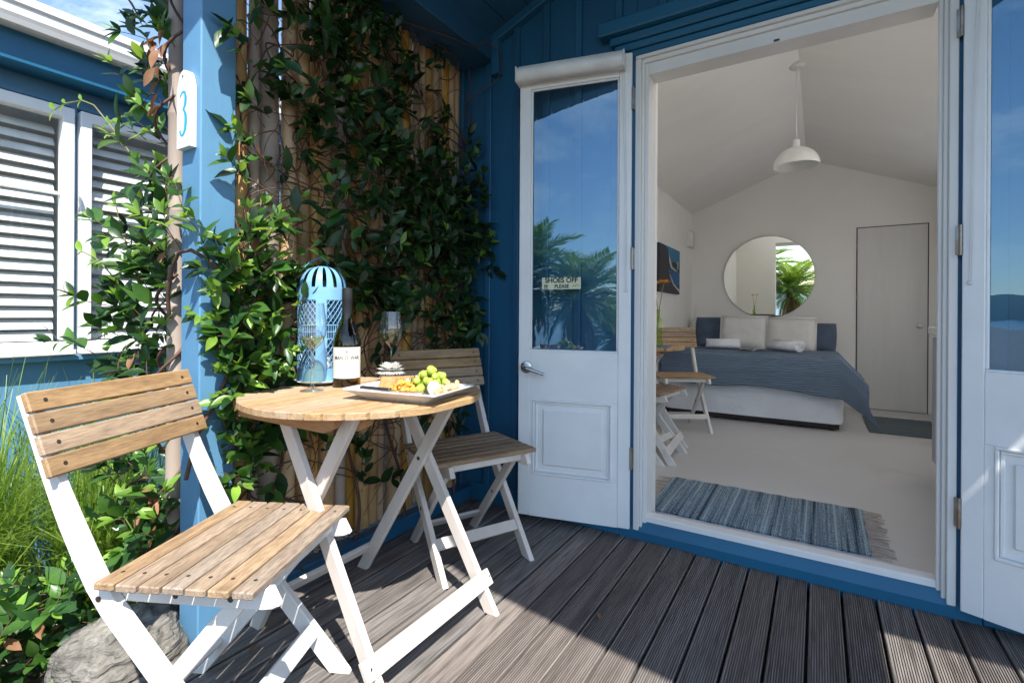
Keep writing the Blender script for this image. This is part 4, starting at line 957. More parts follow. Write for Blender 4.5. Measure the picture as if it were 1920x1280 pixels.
mb = MB(); mb.lathe([(0, .002), (.016, .002), (.023, .016), (.0215, .016), (.015, .006), (0, .006)], 22); db = one('dip_dish', mb, 'thin_glass', 'tiny glass dish of purple dip at the front of the platter', 'dish', PL(.052, -.048, .010), smooth=True)
mb = MB(); mb.lathe([(0, .0045), (.0148, .0045), (.0195, .0130), (0, .0135)], 22); part('dip', mb, 'dip', db, smooth=True)
for i in range(11):
    mb = MB(); mb.box((0, 0, 0), (random.uniform(.018, .032), random.uniform(.010, .016), random.uniform(.012, .022)), ch=.004)
    o = one('bread_piece', mb, 'bread', 'toasted bread chunk at the right end of the platter', 'bread', PL(.122+random.uniform(-.018, .022), random.uniform(-.050, .050), .026+.006*(i % 4)), group='bread chunks on the platter')
    o.rotation_euler = (random.uniform(-.8, .8), random.uniform(-.8, .8), random.uniform(0, 3))
kn = thing('cheese_knife', 'black-handled cheese knife lying along the front of the platter', 'knife', PL(-.050, -.075, .034), PR+R(1))
mb = MB(); mb.bar((-.075, 0, 0), (.035, 0, -.002), .009, .017, (0, 1, 0), .004); part('handle', mb, 'knife_black', kn)
mb = MB(); mb.prism([(.035, -.005), (.12, -.007), (.135, .0), (.12, .006), (.035, .005)], -.003, -.0015); part('blade', mb, 'steel', kn)
# bowl of white flowers
fb = thing('flower_bowl', 'small glass bowl of white chrysanthemums behind the platter', 'flower bowl', (-1.365, 1.345, TZ+.0005))
mb = MB(); mb.lathe([(0, .002), (.034, .002), (.044, .012), (.047, .030), (.0445, .030), (.040, .012), (0, .006)], 30); part('bowl', mb, 'thin_glass', fb, smooth='all')
for c_ in ((-.020, -.012), (.022, -.004), (.0, .022), (.002, -.020)):
    mb = MB()
    for lay in range(5):
        nn = 20-lay*3
        for i in range(nn):
            a = 2*math.pi*i/nn+lay*.3; el = R(-8+lay*22); l = .042-lay*.005
            d = Vector((math.cos(a)*math.cos(el), math.sin(a)*math.cos(el), math.sin(el))); sd_ = Vector((-math.sin(a), math.cos(a), 0)); b = Vector((c_[0], c_[1], .040+lay*.003)); upv = sd_.cross(d)
            mb.add([b+sd_*.0012, b-sd_*.0012, b+d*l*.6-sd_*.0034+upv*.001, b+d*l+upv*.004, b+d*l*.6+sd_*.0034+upv*.001], [(0, 1, 2, 3, 4)])
    part('flower', mb, 'petal', fb)

# ================================================================== THE ROOM
YB_ = YB
# rug and mat with fringes
def rug(name, label, x0, x1, y0_, y1_, mat, fr=True):
    t = thing(name, label, 'rug', ((x0+x1)/2, (y0_+y1_)/2, FZ))
    w_, d_ = (x1-x0)/2, (y1_-y0_)/2
    mb = MB(); P = []
    for j in range(13):
        row = []
        for i in range(61):
            u = -w_+2*w_*i/60; v = -d_+2*d_*j/12
            row.append((u+.004*math.sin(j*1.7), v+.004*math.sin(i*.9), .009+.0025*noise.noise(Vector((u*25, v*25, 0)))))
        P.append(row)
    mb.grid(P); n = 61
    part('weave', mb, mat, t, smooth=True)
    mb = MB(); mb.box((0, 0, .004), (2*w_-.006, 2*d_-.006, .0076)); part('backing', mb, mat, t)
    if fr:
        mb = MB()
        for sg in (-1, 1):
            for i in range(46):
                v = -d_+2*d_*(i+.5)/46; l = random.uniform(.05, .085); dv = random.uniform(-.022, .022)
                for q in (-.0015, .0015):
                    mb.tube([(sg*(w_-.004), v+q, .006), (sg*(w_+l*.5), v+dv*.5+q, .004+random.uniform(0, .004)), (sg*(w_+l), v+dv+q*3, .003)], [.0014, .0013, .0008], 4)
        part('fringe', mb, 'fringe', t, kind='stuff')
    return t
rug('rag_rug', 'blue striped rag rug with fringed ends inside the open doorway', -.703, .185, 2.38, 2.92, 'rag_rug')
rug('door_mat', 'dark grey blue woven mat in front of the inner door', .362, .86, 4.94, 5.72, 'rag_mat', False)

# bed
bx0, bx1, by0 = -1.26, .185, 4.80
bed = thing('bed', 'low bed with a quilted white valance against the rear wall', 'bed', ((bx0+bx1)/2, 5.5, FZ))
hx, hy = (bx1-bx0)/2, (YB-by0)/2-.005
oy = by0+hy-5.5
def rounded_box_grid(w_, d_, z0, z1, r_, amp=.0, nseg=120, nz=12, seed=0):
    m_ = MB(); P = []
    for j in range(nz+1):
        row = []
        for i in range(nseg+1):
            s_ = i/nseg*2*math.pi; c, s = math.cos(s_), math.sin(s_)
            e = .12; x = math.copysign(abs(c)**e, c)*w_; y = math.copysign(abs(s)**e, s)*d_
            z = z0+(z1-z0)*j/nz
            q = 1+amp*noise.noise(Vector((x*6+seed, y*6, z*5)))+amp*.5*noise.noise(Vector((x*17+seed, y*17, z*11)))
            row.append((x*q, y*q, z))
        P.append(row)
    m_.grid(P); return m_
mb = rounded_box_grid(hx, hy, .06, .44, .05, .012); mb.v = [(p[0], p[1]+oy, p[2]) for p in mb.v]; part('valance', mb, 'bed_linen', bed, smooth='all')
mb = rounded_box_grid(hx-.01, hy-.01, .44, .575, .05, .008, seed=4); mb.v = [(p[0], p[1]+oy, p[2]) for p in mb.v]
mb.box((0, oy, .56), (2*hx-.05, 2*hy-.05, .04), ch=.015); part('mattress', mb, 'bed_linen', bed, smooth='all')
mb = MB(); mb.box((0, oy+.02, .035), (2*hx-.06, 2*hy-.08, .05)); part('base', mb, 'dark_wood', bed)
for sx in (-1, 1):
    mb = MB(); mb.lathe([(.02, 0), (.025, .04)], 12, c=(sx*(hx-.08), oy-hy+.06, 0)); part('foot', mb, 'dark_wood', bed)
# throw draped over the front and the right-hand corner
nu, nv = 120, 80; P = []; UV = []
ztop = FZ+.600
for j in range(nv+1):
    v = j/nv; row = []
    for i in range(nu+1):
        u = i/nu
        X = -1.27+u*1.68                     # arc length across
        over_r = max(0, X-(bx1-.03))         # beyond the right edge
        dep = .80                            # part lying on top
        front = .27+.05*u+.02*math.sin(u*9)
        sV = v*(dep+front)
        y = by0-.015+dep-sV if sV < dep else by0-.015
        drop_f = max(0, sV-dep)
        x = X; z = ztop
        if over_r > 0:
            x = bx1-.03+over_r*.68; z -= over_r*.78
            flare = over_r*(.35+.2*math.sin(v*7+1)); y -= flare*.18
        if drop_f > 0:
            z -= drop_f*.97; y -= .022+.02*min(1, drop_f*8)
            if over_r > 0: x += drop_f*.18*min(1, over_r*6); y -= .05*min(1, over_r*5)
        rnd_ = .018
        if over_r == 0 and drop_f == 0:
            e_ = min(sV, .0)  # flat top
            if dep-sV < .05: z -= (1-(dep-sV)/.05)**2*.010
        fold = (drop_f*.05+over_r*.05)
        z += .006*noise.noise(Vector((X*4, sV*4, 0)))
        y += fold*math.sin(X*16+sV*3)*.5 if drop_f > 0 else 0
        x += fold*math.sin(sV*18)*.7 if over_r > 0 else 0
        row.append((x, y, max(z, FZ+.02))); UV.append((X*1.0, sV*6.2))
    P.append(row)
mb = MB(); mb.grid(P); me = mb.mesh('throw_blanket', 'throw', 'all', recalc=True)
uvl = me.uv_layers.new(name='UVMap')
for lp in me.loops: uvl.data[lp.index].uv = UV[lp.vertex_index]
tb = link('throw_blanket', me); tag(tb, 'blue waffle throw draped over the bed with one corner hanging', 'blanket')
md = tb.modifiers.new('thick', 'SOLIDIFY'); md.thickness = .008; md.offset = 1

def cushion(name, label, w_, h_, d_, loc, rx, rz, mat, flange=0.0):
    mb = MB(); n = 22; vs = []; 
    for sgn in (1, -1):
        P = []
        for j in range(n+1):
            row = []
            for i in range(n+1):
                u = -1+2*i/n; v = -1+2*j/n
                k_ = (max(0, 1-u**4)*max(0, 1-v**4))**.5
                pin = 1-.05*(u*u*v*v)
                bul = .06*(1-abs(u))*0
                x = u*w_/2*(1-.035*(1-u*u)*0-.03*(1-abs(v))*0)*pin; z = v*h_/2*(1-.05*(1-abs(v))**0*(1-u*u)*.8)*pin
                y = sgn*d_/2*k_*(1+.12*noise.noise(Vector((u*2.2, v*2.2, w_*9+sgn))))+.004*noise.noise(Vector((u*7, v*7, sgn)))*k_
                row.append((x, y, z))
            P.append(row)
        mb.grid(P)
    if flange:
        mb.box((0, 0, h_/2+.004), (w_+.02, .006, .018)); mb.box((-w_/2-.002, 0, 0), (.018, .006, h_)); mb.box((w_/2+.002, 0, 0), (.018, .006, h_))
    o = one(name, mb, mat, label, 'pillow', loc, rz, smooth='all'); o.rotation_euler = (rx, 0, rz); return o
cushion('pillow', 'blue grey pillow at the left end of the bed', .40, .36, .14, (-.985, 5.90, .815), R(-14), R(4), 'navy_linen')
cushion('pillow', 'blue grey pillow at the right end of the bed', .42, .31, .15, (-.045, 5.93, .785), R(-14), R(-6), 'navy_linen')
cushion('pillow', 'dark pillow showing in the gap between the two pale pillows', .30, .30, .10, (-.44, 5.95, .795), R(-12), 0, 'navy_linen')
cushion('pillow', 'pale linen pillow left of centre on the bed', .435, .36, .15, (-.665, 5.70, .818), R(-18), R(2), 'natural_linen', 1)
cushion('pillow', 'pale linen pillow right of centre on the bed', .435, .345, .15, (-.235, 5.70, .812), R(-18), R(-3), 'natural_linen', 1)
def towel_roll(label, loc, rz, w_=.30, r_=.062):
    mb = MB(); P = []; n = 90
    for i in range(n+1):
        a = i/n*2*math.pi*3.2; q = r_*(.22+.78*i/n); P.append([(-w_/2+.006*math.sin(a*3), math.cos(a)*q*1.15, math.sin(a)*q*.9), (w_/2+.006*math.sin(a*2), math.cos(a)*q*1.15, math.sin(a)*q*.9)])
    mb.grid(P)
    # thickness rings at the ends read as the coil
    o = one('rolled_towel', mb, 'towel', label, 'towel', loc, rz, smooth='all')
    md = o.modifiers.new('thick', 'SOLIDIFY'); md.thickness = .017; md.offset = -1
    return o
towel_roll('rolled white towel on the throw in front of the right pale pillow', (-.255, 5.26, ztop+.062), R(-38))
towel_roll('rolled white towel on the throw in front of the left pillows', (-.80, 5.28, ztop+.060), R(14), .30, .058)
mb = MB()
for sg in (-1, 1):
    P = []
    for i in range(9):
        q = i/8; P.append([(sg*.11*q, -.07, .004+.022*math.sin(q*2.6)), (sg*.11*q, .07, .004+.022*math.sin(q*2.6))])
    mb.grid(P)
one('magazine', mb, 'magazine', 'open magazine lying between the two rolled towels', 'magazine', (-.53, 5.22, ztop+.004), R(10))

# mirror, picture, vent, pendant
mr = thing('round_mirror', 'large round frameless mirror above the bed reflecting palms', 'mirror', (-.481, YB-.012, 1.435)); mr.rotation_euler = (R(1.3), 0, 0)
mb = MB(); n = 72; mb.add([(.452*math.cos(2*math.pi*i/n), -.006, .452*math.sin(2*math.pi*i/n)) for i in range(n)], [tuple(range(n))]); part('mirror_glass', mb, 'mirror_silver', mr)
mb = MB(); mb.lathe([(.4522, .0), (.456, .0), (.456, .0075), (.4522, .0078), (.4522, 0)], 72); mb.v = [(p[0], -p[2], p[1]) for p in mb.v]; part('edge', mb, 'vent_grey', mr, smooth=True)
pc = thing('boat_picture', 'small dark and blue canvas of a sailing boat on the left wall', 'picture', (XL_, 4.66, 1.225))
def pic(poly, mat, name, d_): 
    mb = MB(); mb.prism(poly, 0, .0006, T=Matrix(((0, 0, 1, d_), (1, 0, 0, 0), (0, 1, 0, 0), (0, 0, 0, 1)))); part(name, mb, mat, pc)
mb = MB(); mb.box((.014, .40, .23), (.028, .80, .46)); part('canvas', mb, 'canvas_dark', pc)
pic([(.14, .46), (.80, .46), (.80, .30), (.55, .33), (.42, .30), (.30, .44)], 'canvas_blue', 'sky_patch', .0285)
pic([(.33, .41), (.37, .36), (.48, .27), (.72, .235), (.60, .235), (.42, .25), (.36, .31)], 'canvas_sail', 'sail', .0295)
pic([(.32, .23), (.79, .23), (.79, .10), (.62, .08), (.45, .13)], 'canvas_deep', 'hull_patch', .029)
pic([(.36, .19), (.50, .09), (.79, .02), (.79, .045), (.55, .10), (.42, .17)], 'canvas_sail', 'hull_line', .0298)
pic([(.68, .34), (.72, .34), (.73, .26), (.69, .26)], 'canvas_sail', 'mast', .0299)
vb = MB(); vb.box((XL_+.012, 6.05, 1.90), (.024, .26, .20), ch=.004); o = one('wall_vent', vb, 'inner_wall', 'small painted box vent high on the left wall near the corner', 'vent')
mb = MB()
for z in (1.81, 1.99): mb.box((XL_+.0255, 6.05, z), (.003, .24, .005))
for y_ in (5.93, 6.17): mb.box((XL_+.0255, y_, 1.90), (.003, .005, .18))
part('edge_line', mb, 'vent_grey', o)
pl = thing('pendant_light', 'grey white dome pendant lamp hanging from the ridge of the ceiling', 'lamp', (-.127, 3.8, 2.0))
mb = MB(); pr = []
for i in range(9):
    a = R(90*i/8); pr.append((.138*math.cos(a)+.0, .128*math.sin(a)))
pr2 = [(.138, 0)]+pr[1:-1]+[(.022, .130), (.022, .172), (.018, .176), (0, .177)]
mb.lathe(pr2+[(0, .172), (.016, .125)]+[(r_*.975, z*.965) for r_, z in pr[::-1][1:]]+[(.138, 0)], 40); part('shade', mb, 'lamp_white', pl, smooth=True)
mb = MB(); mb.lathe([(0, .03), (.025, .04), (.032, .065), (.025, .09), (.014, .11), (.012, .125)], 18); part('bulb', mb, 'ceramic', pl, smooth=True)
mb = MB(); mb.tube([(0, 0, .17), (0, 0, .665)], .0032, 6); part('cord', mb, 'lamp_white', pl)
mb = MB(); mb.lathe([(0, .650), (.035, .652), (.048, .665), (.05, .69), (0, .70)], 24); part('ceiling_rose', mb, 'lamp_white', pl, smooth=True)
# bedside shelf with cone lamp
mb = MB(); mb.box((-1.18, 6.02, .735), (.22, .22, .13), ch=.004); one('bedside_box', mb, 'dark_wood', 'dark bedside box behind the blue pillow', 'bedside table')
lp = thing('cone_lamp', 'slim white cone lamp standing in the far corner beside the bed', 'lamp', (-1.205, 5.98, .80))
mb = MB(); mb.lathe([(0, 0), (.088, 0), (.088, .004), (.030, .155), (.012, .175), (.004, .33), (0, .34)], 28); part('shade', mb, 'lamp_white', lp, smooth=True)
# kitchen bench
kb = thing('kitchen_bench', 'white topped kitchen bench with grey cupboards just inside the right jamb', 'bench', (.82, 3.1, FZ))
mb = MB(); mb.box((0, 0, .8605), (.53, 1.36, .045), ch=.004); part('bench_top', mb, 'bench_white', kb)
mb = MB(); mb.box((.012, 0, .459), (.48, 1.32, .757)); part('carcass', mb, 'cabinet_grey', kb)
for yy in (-.45, 0, .45):
    mb = MB(); mb.box((-.238, yy, .46), (.018, .425, .72), ch=.003); part('cupboard_door', mb, 'cabinet_grey', kb)
    
mb = MB(); mb.box((.02, 0, .04), (.44, 1.30, .079)); part('kick_board', mb, 'cabinet_grey', kb)
# placemat and vase of gerberas on the indoor table
tz = FZ-.015+.745
mb = MB(); mb.box((0, 0, .0025), (.36, .28, .004)); one('placemat', mb, 'placemat', 'blue grey placemat on the indoor table', 'placemat', (-1.02, 3.34, tz), R(10))
vs_ = thing('flower_vase', 'green glass bottle vase holding two orange gerberas on the indoor table', 'vase', (-.898, 3.285, tz+.0045))
mb = MB(); mb.lathe([(0, .002), (.030, .002), (.032, .008), (.032, .155), (.028, .175), (.013, .195), (.011, .235), (.014, .238), (.014, .245), (.010, .245), (.009, .20), (.026, .172), (.029, .155), (.029, .008), (0, .008)], 28); part('bottle', mb, 'green_glass', vs_, smooth='all')
for (dx, dz, l) in ((-.022, .415, 1), (.040, .420, 1)):
    mb = MB(); mb.tube([(0, 0, .03), (dx*.2, 0, .25), (dx*.7, -.005, dz-.06), (dx, -.01, dz)], .0028, 6); st_ = part('stem', mb, 'stem_green', vs_, smooth=True)
    mb = MB()
    for lay, (nn, l_, el) in enumerate(((26, .055, 8), (20, .040, 24))):
        for i in range(nn):
            a = 2*math.pi*i/nn; e_ = R(el+random.uniform(-6, 6)); d = Vector((math.cos(a)*math.cos(e_), math.sin(a)*math.cos(e_), math.sin(e_))); s_ = Vector((-math.sin(a), math.cos(a), 0)); b = Vector((dx, -.01, dz+.003*lay))
            mb.add([b, b+d*l_*.5-s_*.005, b+d*l_, b+d*l_*.5+s_*.005], [(0, 1, 2, 3)])
    part('flower_head', mb, 'gerbera', vs_)
    mb = MB(); mb.lathe([(0, .010), (.008, .009), (.012, .003), (.011, 0)], 14, c=(dx, -.01, dz)); part('flower_eye', mb, 'gerbera_eye', vs_)

# ================================================================== PLANTS
def leaf_mesh(name, mat, L_, W_, bend, fold, seed):
    rnd = random.Random(seed)
    st = [0, .12, .32, .55, .78, 1.0]; wd = [.05, .55, .95, 1.0, .62, .0]
    vs = []; fs = []
    tw = rnd.uniform(-.15, .15)
    for i, (q, w_) in enumerate(zip(st, wd)):
        y = q*L_; zc = -bend*L_*q*q; hw = w_*W_/2
        dx = tw*L_*q*q*.4; up = hw*fold
        vs += [(dx-hw, y, zc+up+.03*W_*rnd.uniform(-1, 1)), (dx, y, zc), (dx+hw, y, zc+up+.03*W_*rnd.uniform(-1, 1))]
    for i in range(5):
        a = 3*i; b = a+3; fs += [(a, a+1, b+1, b), (a+1, a+2, b+2, b+1)]
    mb = MB(); mb.add(vs, fs); me = mb.mesh(name, mat, 'all', recalc=False); return me, vs, fs
LV = {}
for mname, cnt, L_, W_ in (('leaf_dark', 4, .090, .040), ('leaf_mid', 4, .088, .039), ('leaf_young', 3, .070, .029), ('leaf_dead', 2, .075, .026)):
    LV[mname] = [leaf_mesh('leaf', mname, L_*random.uniform(.9, 1.1), W_*random.uniform(.9, 1.1), random.uniform(.05, .30), random.uniform(.15, .45), i*7+len(mname)) for i in range(cnt)]
CAMP = Vector((0, 0, 1))
class Plant:
    def __init__(s, name, label, cat, loc):
        s.t = thing(name, label, cat, loc); s.o = Vector(loc); s.leaves = []; s.stems = MB(); s.green = MB()
    def leaf(s, p, d, n, mat=None, sc=1.0):
        d = Vector(d).normalized(); n = Vector(n); n = (n-d*n.dot(d))
        if n.length < 1e-4: n = d.orthogonal()
        n.normalize(); x = d.cross(n)
        s.leaves.append((Vector(p), x*sc, d*sc, n*sc, mat, sc))
    def sprig(s, p, d, length, out, up=.3, spacing=.034, lsc=1.0, young=.1, dead=.0, mats=('leaf_dark', 'leaf_mid'), mixm=.3, droop=0.0, leafy=1.0, stem_r=.0017, stay=None):
        p = Vector(p); d = Vector(d).normalized(); out = Vector(out).normalized(); pts = [p.copy()]; k = 0
        n = max(2, int(length/.02)); tipn = n
        wob = Vector((random.gauss(0, 1), random.gauss(0, 1), random.gauss(0, 1)))*.10
        acc = random.uniform(0, spacing); side = Vector((random.gauss(0, 1), random.gauss(0, 1), random.gauss(0, 1)))
        for i in range(n):
            wob = wob*.85+Vector((random.gauss(0, 1), random.gauss(0, 1), random.gauss(0, 1)))*.07
            d = (d+wob+Vector((0, 0, up*.10-droop*.12*i/n))).normalized(); p = p+d*.02
            if stay: p, d = stay(p, d)
            pts.append(p.copy()); acc += .02
            if acc >= spacing and random.random() < leafy:
                acc = 0; k += 1
                a = d.cross(side).normalized(); side = a if k % 2 else side
                q = i/n
                for sg in (-1, 1):
                    if random.random() < .12: continue
                    ld = (a*sg*1.0+d*random.uniform(.35, .9)+out*random.uniform(.0, .5)+Vector((0, 0, random.uniform(-.45, .25)))).normalized()
                    nn = (out*random.uniform(.4, 1.1)+Vector((0, 0, random.uniform(.25, 1.0)))+Vector((random.gauss(0, .3), random.gauss(0, .3), random.gauss(0, .2))))
                    m_ = None; r_ = random.random()
                    if r_ < dead: m_ = 'leaf_dead'
                    elif q > .72 and random.random() < young*4: m_ = 'leaf_young'
                    elif r_ < dead+young*.25: m_ = 'leaf_young'
                    else: m_ = mats[1] if random.random() < mixm else mats[0]
                    s.leaf(p, ld, nn, m_, lsc*random.uniform(.50, 1.22)*(1-.35*max(0, q-.8)/.2))
        # tip pair
        for sg in (-1, 0, 1):
            a = d.orthogonal().normalized(); s.leaf(p, d+a*sg*.5, out+Vector((0, 0, .5)), 'leaf_young' if random.random() < young*5 else mats[0], lsc*random.uniform(.5, .85))
        s.stems.tube(pts, [stem_r*(1-.5*i/len(pts)) for i in range(len(pts))], 4, caps=False)
        return pts
    def finish(s, cap=296, smat='stem_brown'):
        sc = []
        for i, (p, x, d, n, m_, k_) in enumerate(s.leaves):
            c = p+d*.04; v = c-CAMP; dist = v.length
            dep = v.dot(f); vis = 1.0 if dep > .2 and abs(v.dot(r0)/dep) < 1.05 and -.75 < (v.z/dep) < .66 else 0
            sc.append(vis*k_/dist*(.35+abs(n.normalized().dot(v.normalized())))*(1+.5*max(0, (c-s.o).dot(-v.normalized()))))
        order = sorted(range(len(s.leaves)), key=lambda i: -sc[i]); ind = set(order[:cap])
        mb = MB(); names = list(LV.keys())
        for i, (p, x, d, n, m_, k_) in enumerate(s.leaves):
            me, vs, fs = random.choice(LV[m_])
            if i in ind:
                link('leaf', me, s.t, basis(x, d, n, p-s.o))
            else:
                mb.add([p+x*v[0]+d*v[1]+n*v[2]-s.o for v in vs], fs, names.index(m_))
        if mb.v:
            me = mb.mesh('foliage', names, 'all', recalc=False); link('foliage', me, s.t, kind='stuff')
        if s.stems.v:
            s.stems.v = [tuple(Vector(v)-s.o) for v in s.stems.v]; me = s.stems.mesh('stems', smat, 'all', recalc=False); link('stems', me, s.t, kind='stuff')

# --- star jasmine over the bamboo screen
DENS = """0000000000000000000000000000
0000000000000111000000000000
0000000000001111100000011110
0000000000011221100001122111
0000000000112322110011222211
0000000000123332110012333222
0001000001123322100012332333
0111110012222221100012223333
0123210123332111000112234444
1244311123321110000112334444
1355321112111000000112233433
2465321011000000000112223332
2454310000000000000111222222
2454321000000000011111222221
3676421000011111111222233222
4798531111111111112233333333
5897521222222232222344444443
4676422333334444433445555544
3576533444445555544455666554
3688633455566776655456666554
4798633444677887765455666554
4798655544678888765445555545
3688677765567777765544444446
3576678876556666666655544456
2466567765554556677776654556
2467645556665456788877665666
1356543456665567889988766777
1133332345655567899998876787
0112222334454467889998876788
0011233445554456788988876788
1111234456665546678888776788
1222234566776655567777665777
1233223466777665556666655677
1344334456677765566655544566
1234445665566665566655443455
1233346777655555556655433344
2223245788765444455555433333
2334445678876543344544432222
2344555567776543233443332222
1235566656665543332333222211
1234567766554433443322221111
0123456777655433444322111111
0012345677765543344332111110
0001234566666544333332111000
0000112345566554432222110000
0000011233445554433221111000
0000001112334444433222111100
0000000011222333333222111110""".split()
def dens(y, z):
    i = int((z)/.05); j = int((y-.82)/.05)
    if 0 <= i < 48 and 0 <= j < 28: return int(DENS[i][j])/9
    return 0
random.seed(21)
vine = Plant('jasmine_vine', 'glossy dark green jasmine vine climbing over the bamboo screen', 'climbing plant', (-1.64, 1.0, 0))
def stay_screen(p, d):
    if p.x < -1.648: p.x = -1.648; d.x = abs(d.x)*.4
    if p.x > -1.46: p.x = -1.46; d.x = -abs(d.x)*.5
    if p.z > 2.42 or (p.y > 2.15): d = d*-1; p.z = min(p.z, 2.42); p.y = min(p.y, 2.15)
    # keep off the table
    if (p.x-TX)**2+(p.y-TY)**2 < .39**2 and abs(p.z-.9) < .26: p.x = min(p.x, -1.60)
    return p, d
cnt = 0
while cnt < 400:
    y = random.uniform(.84, 2.16); z = random.uniform(0.02, 2.4); dn = dens(y, z)
    if random.random() > dn**2.3: continue
    cnt += 1
    depth = random.uniform(0, .055) if random.random() < .7 else random.uniform(.04, .12)*(.4+dn)
    x = -1.645+depth
    d = Vector((random.uniform(.0, .4), random.gauss(0, .8), random.gauss(.25, .7)))
    sunny = (y < 1.15 and z < 1.35)
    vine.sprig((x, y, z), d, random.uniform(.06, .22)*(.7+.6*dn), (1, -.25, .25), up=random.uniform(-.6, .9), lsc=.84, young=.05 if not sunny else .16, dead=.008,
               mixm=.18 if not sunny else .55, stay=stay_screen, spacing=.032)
# bare twining runners
for i in range(170):
    y = random.uniform(.95, 2.14); z = random.uniform(.1, 2.2); p = Vector((-1.645+random.uniform(0, .012), y, z)); pts = [p]; d = Vector((0, random.gauss(0, .7), random.uniform(.1, 1))).normalized()
    w_ = Vector((0, 0, 0))
    for k in range(random.randint(12, 46)):
        w_ = w_*.8+Vector((random.gauss(0, .10), random.gauss(0, .26), random.gauss(0, .2))); d = (d+w_*.6).normalized(); p = p+d*.022
        p.x = min(max(p.x, -1.655), -1.60); p.y = min(max(p.y, .93), 2.15); p.z = min(max(p.z, .05), 2.33); pts.append(p.copy())
    vine.stems.tube(pts, random.uniform(.0013, .0036), 5, caps=False)
for (y0_, z1) in ((.96, 1.5), (1.02, 1.2), (1.35, 1.9), (1.62, 2.2), (1.9, 1.9), (2.08, 2.1)):
    pts = []; p = Vector((-1.635, y0_, 0.0))
    for k in range(60):
        q = k/59; pts.append(p+Vector((.02*math.sin(q*9+y0_), .05*math.sin(q*7+y0_*5)+.02*math.sin(q*19), z1*q)))
    vine.stems.tube(pts, [.0075*(1-.6*i/60) for i in range(60)], 7, caps=False)
# sprigs reaching onto the wall and the soffit
for (y, z, d, l) in ((2.10, 1.35, (.9, .05, .1), .22), (2.10, 1.10, (.9, 0, -.3), .26), (2.08, 1.50, (.7, .1, .5), .20), (2.10, .95, (.8, .1, -.4), .24), (2.1, 1.22, (1, 0, .2), .20), (2.1, .80, (.7, 0, -.5), .16), (2.10, 1.62, (.6, .1, .2), .14), (2.1, 1.0, (1, .0, .15), .30)):
    vine.sprig((-1.62, y, z), d, l, (.6, -.7, .3), up=-.4, lsc=.85, young=.03, mixm=.12, droop=.8)
# upper left sprigs that lean over the post edge
for (x, y, z, d, l) in ((-1.60, .93, 1.93, (.1, -.3, .8), .16), (-1.6, .92, 1.80, (.2, -.35, .2), .10), (-1.6, .92, 1.55, (.2, -.35, .1), .10), (-1.6, .93, 1.42, (.2, -.3, .3), .12)):
    vine.sprig((x, y, z), d, l, (.7, -.6, .3), up=.5, lsc=.8, young=.3, mixm=.5)
# sunlit bank of leaves between post and table
for i in range(48):
    y = random.uniform(.86, 1.06); z = random.uniform(.42, 1.34); x = random.uniform(-1.63, -1.55)
    if z > 1.15 and random.random() < .4: continue
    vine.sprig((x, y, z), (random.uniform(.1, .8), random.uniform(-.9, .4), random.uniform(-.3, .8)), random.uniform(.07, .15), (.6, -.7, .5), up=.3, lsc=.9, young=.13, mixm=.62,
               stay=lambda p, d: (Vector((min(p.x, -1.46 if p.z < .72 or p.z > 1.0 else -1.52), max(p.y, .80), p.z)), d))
for i in range(26):
    y = random.uniform(.81, .93); z = random.uniform(.30, 1.12)
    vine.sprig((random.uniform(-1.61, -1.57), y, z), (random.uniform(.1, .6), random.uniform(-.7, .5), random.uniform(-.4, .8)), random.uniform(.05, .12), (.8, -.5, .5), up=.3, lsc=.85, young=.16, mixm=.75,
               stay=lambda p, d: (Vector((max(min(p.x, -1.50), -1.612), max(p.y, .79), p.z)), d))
vine.stems.tube([(-1.62, 1.55, 2.31), (-1.57, 1.72, 2.325), (-1.50, 1.86, 2.325), (-1.47, 1.98, 2.33), (-1.452, 2.08, 2.40), (-1.41, 2.14, 2.37), (-1.405, 2.155, 2.27), (-1.44, 2.15, 2.22), (-1.54, 2.15, 2.19), (-1.62, 2.12, 2.13)], .0028, 5, caps=False)
pts = [(-1.60, .74, .50), (-1.605, .77, .62), (-1.61, .84, .74), (-1.62, .90, .86)]
vine.stems.tube(pts, .006, 6, caps=False)
random.seed(5)
# a long shoot crossing the sunny post
pts = [(-1.80, .78, .98), (-1.77, .762, 1.06), (-1.73, .757, 1.14), (-1.69, .757, 1.185), (-1.63, .765, 1.19), (-1.59, .80, 1.16), (-1.585, .88, 1.08), (-1.59, .93, .98)]
vine.stems.tube(pts, .0058, 7, caps=False)
for p_ in ((-1.66, .75, 1.19), (-1.70, .75, 1.22), (-1.60, .79, 1.20), (-1.64, .755, 1.30)):
    vine.sprig(p_, (random.uniform(-.3, .5), -.25, random.uniform(.2, .9)), .13, (.3, -.9, .4), up=.4, lsc=.85, young=.3, mixm=.6)
vine.finish()

# --- vine round the bamboo stake left of the post
random.seed(33)
v2 = Plant('stake_vine', 'sunlit green vine wound up the grey bamboo pole left of the blue post', 'climbing plant', (-1.82, .80, -.2))
def blob(n_, cx, cz_, rx, rz_, ry, lmin, lmax, **kw):
    for i in range(n_):
        a = random.uniform(0, 6.28); q = math.sqrt(random.random())
        x = cx+rx*q*math.cos(a); z = cz_+rz_*q*math.sin(a); y = .80+random.uniform(-ry, ry)
        d = Vector((x+1.80+random.uniform(-.5, .1), random.uniform(-.6, .3), random.uniform(-.1, .8)))
        v2.sprig((x, y, z), d, random.uniform(lmin, lmax), (.35, -.8, .5), young=kw.get('young', .10), mixm=kw.get('mixm', .5), lsc=kw.get('lsc', .9), dead=kw.get('dead', .01), up=.5, spacing=.034)
blob(12, -1.93, 2.03, .10, .14, .05, .06, .13, mixm=.25, young=.03)
blob(8, -1.88, 1.86, .08, .10, .05, .06, .12, young=.10)
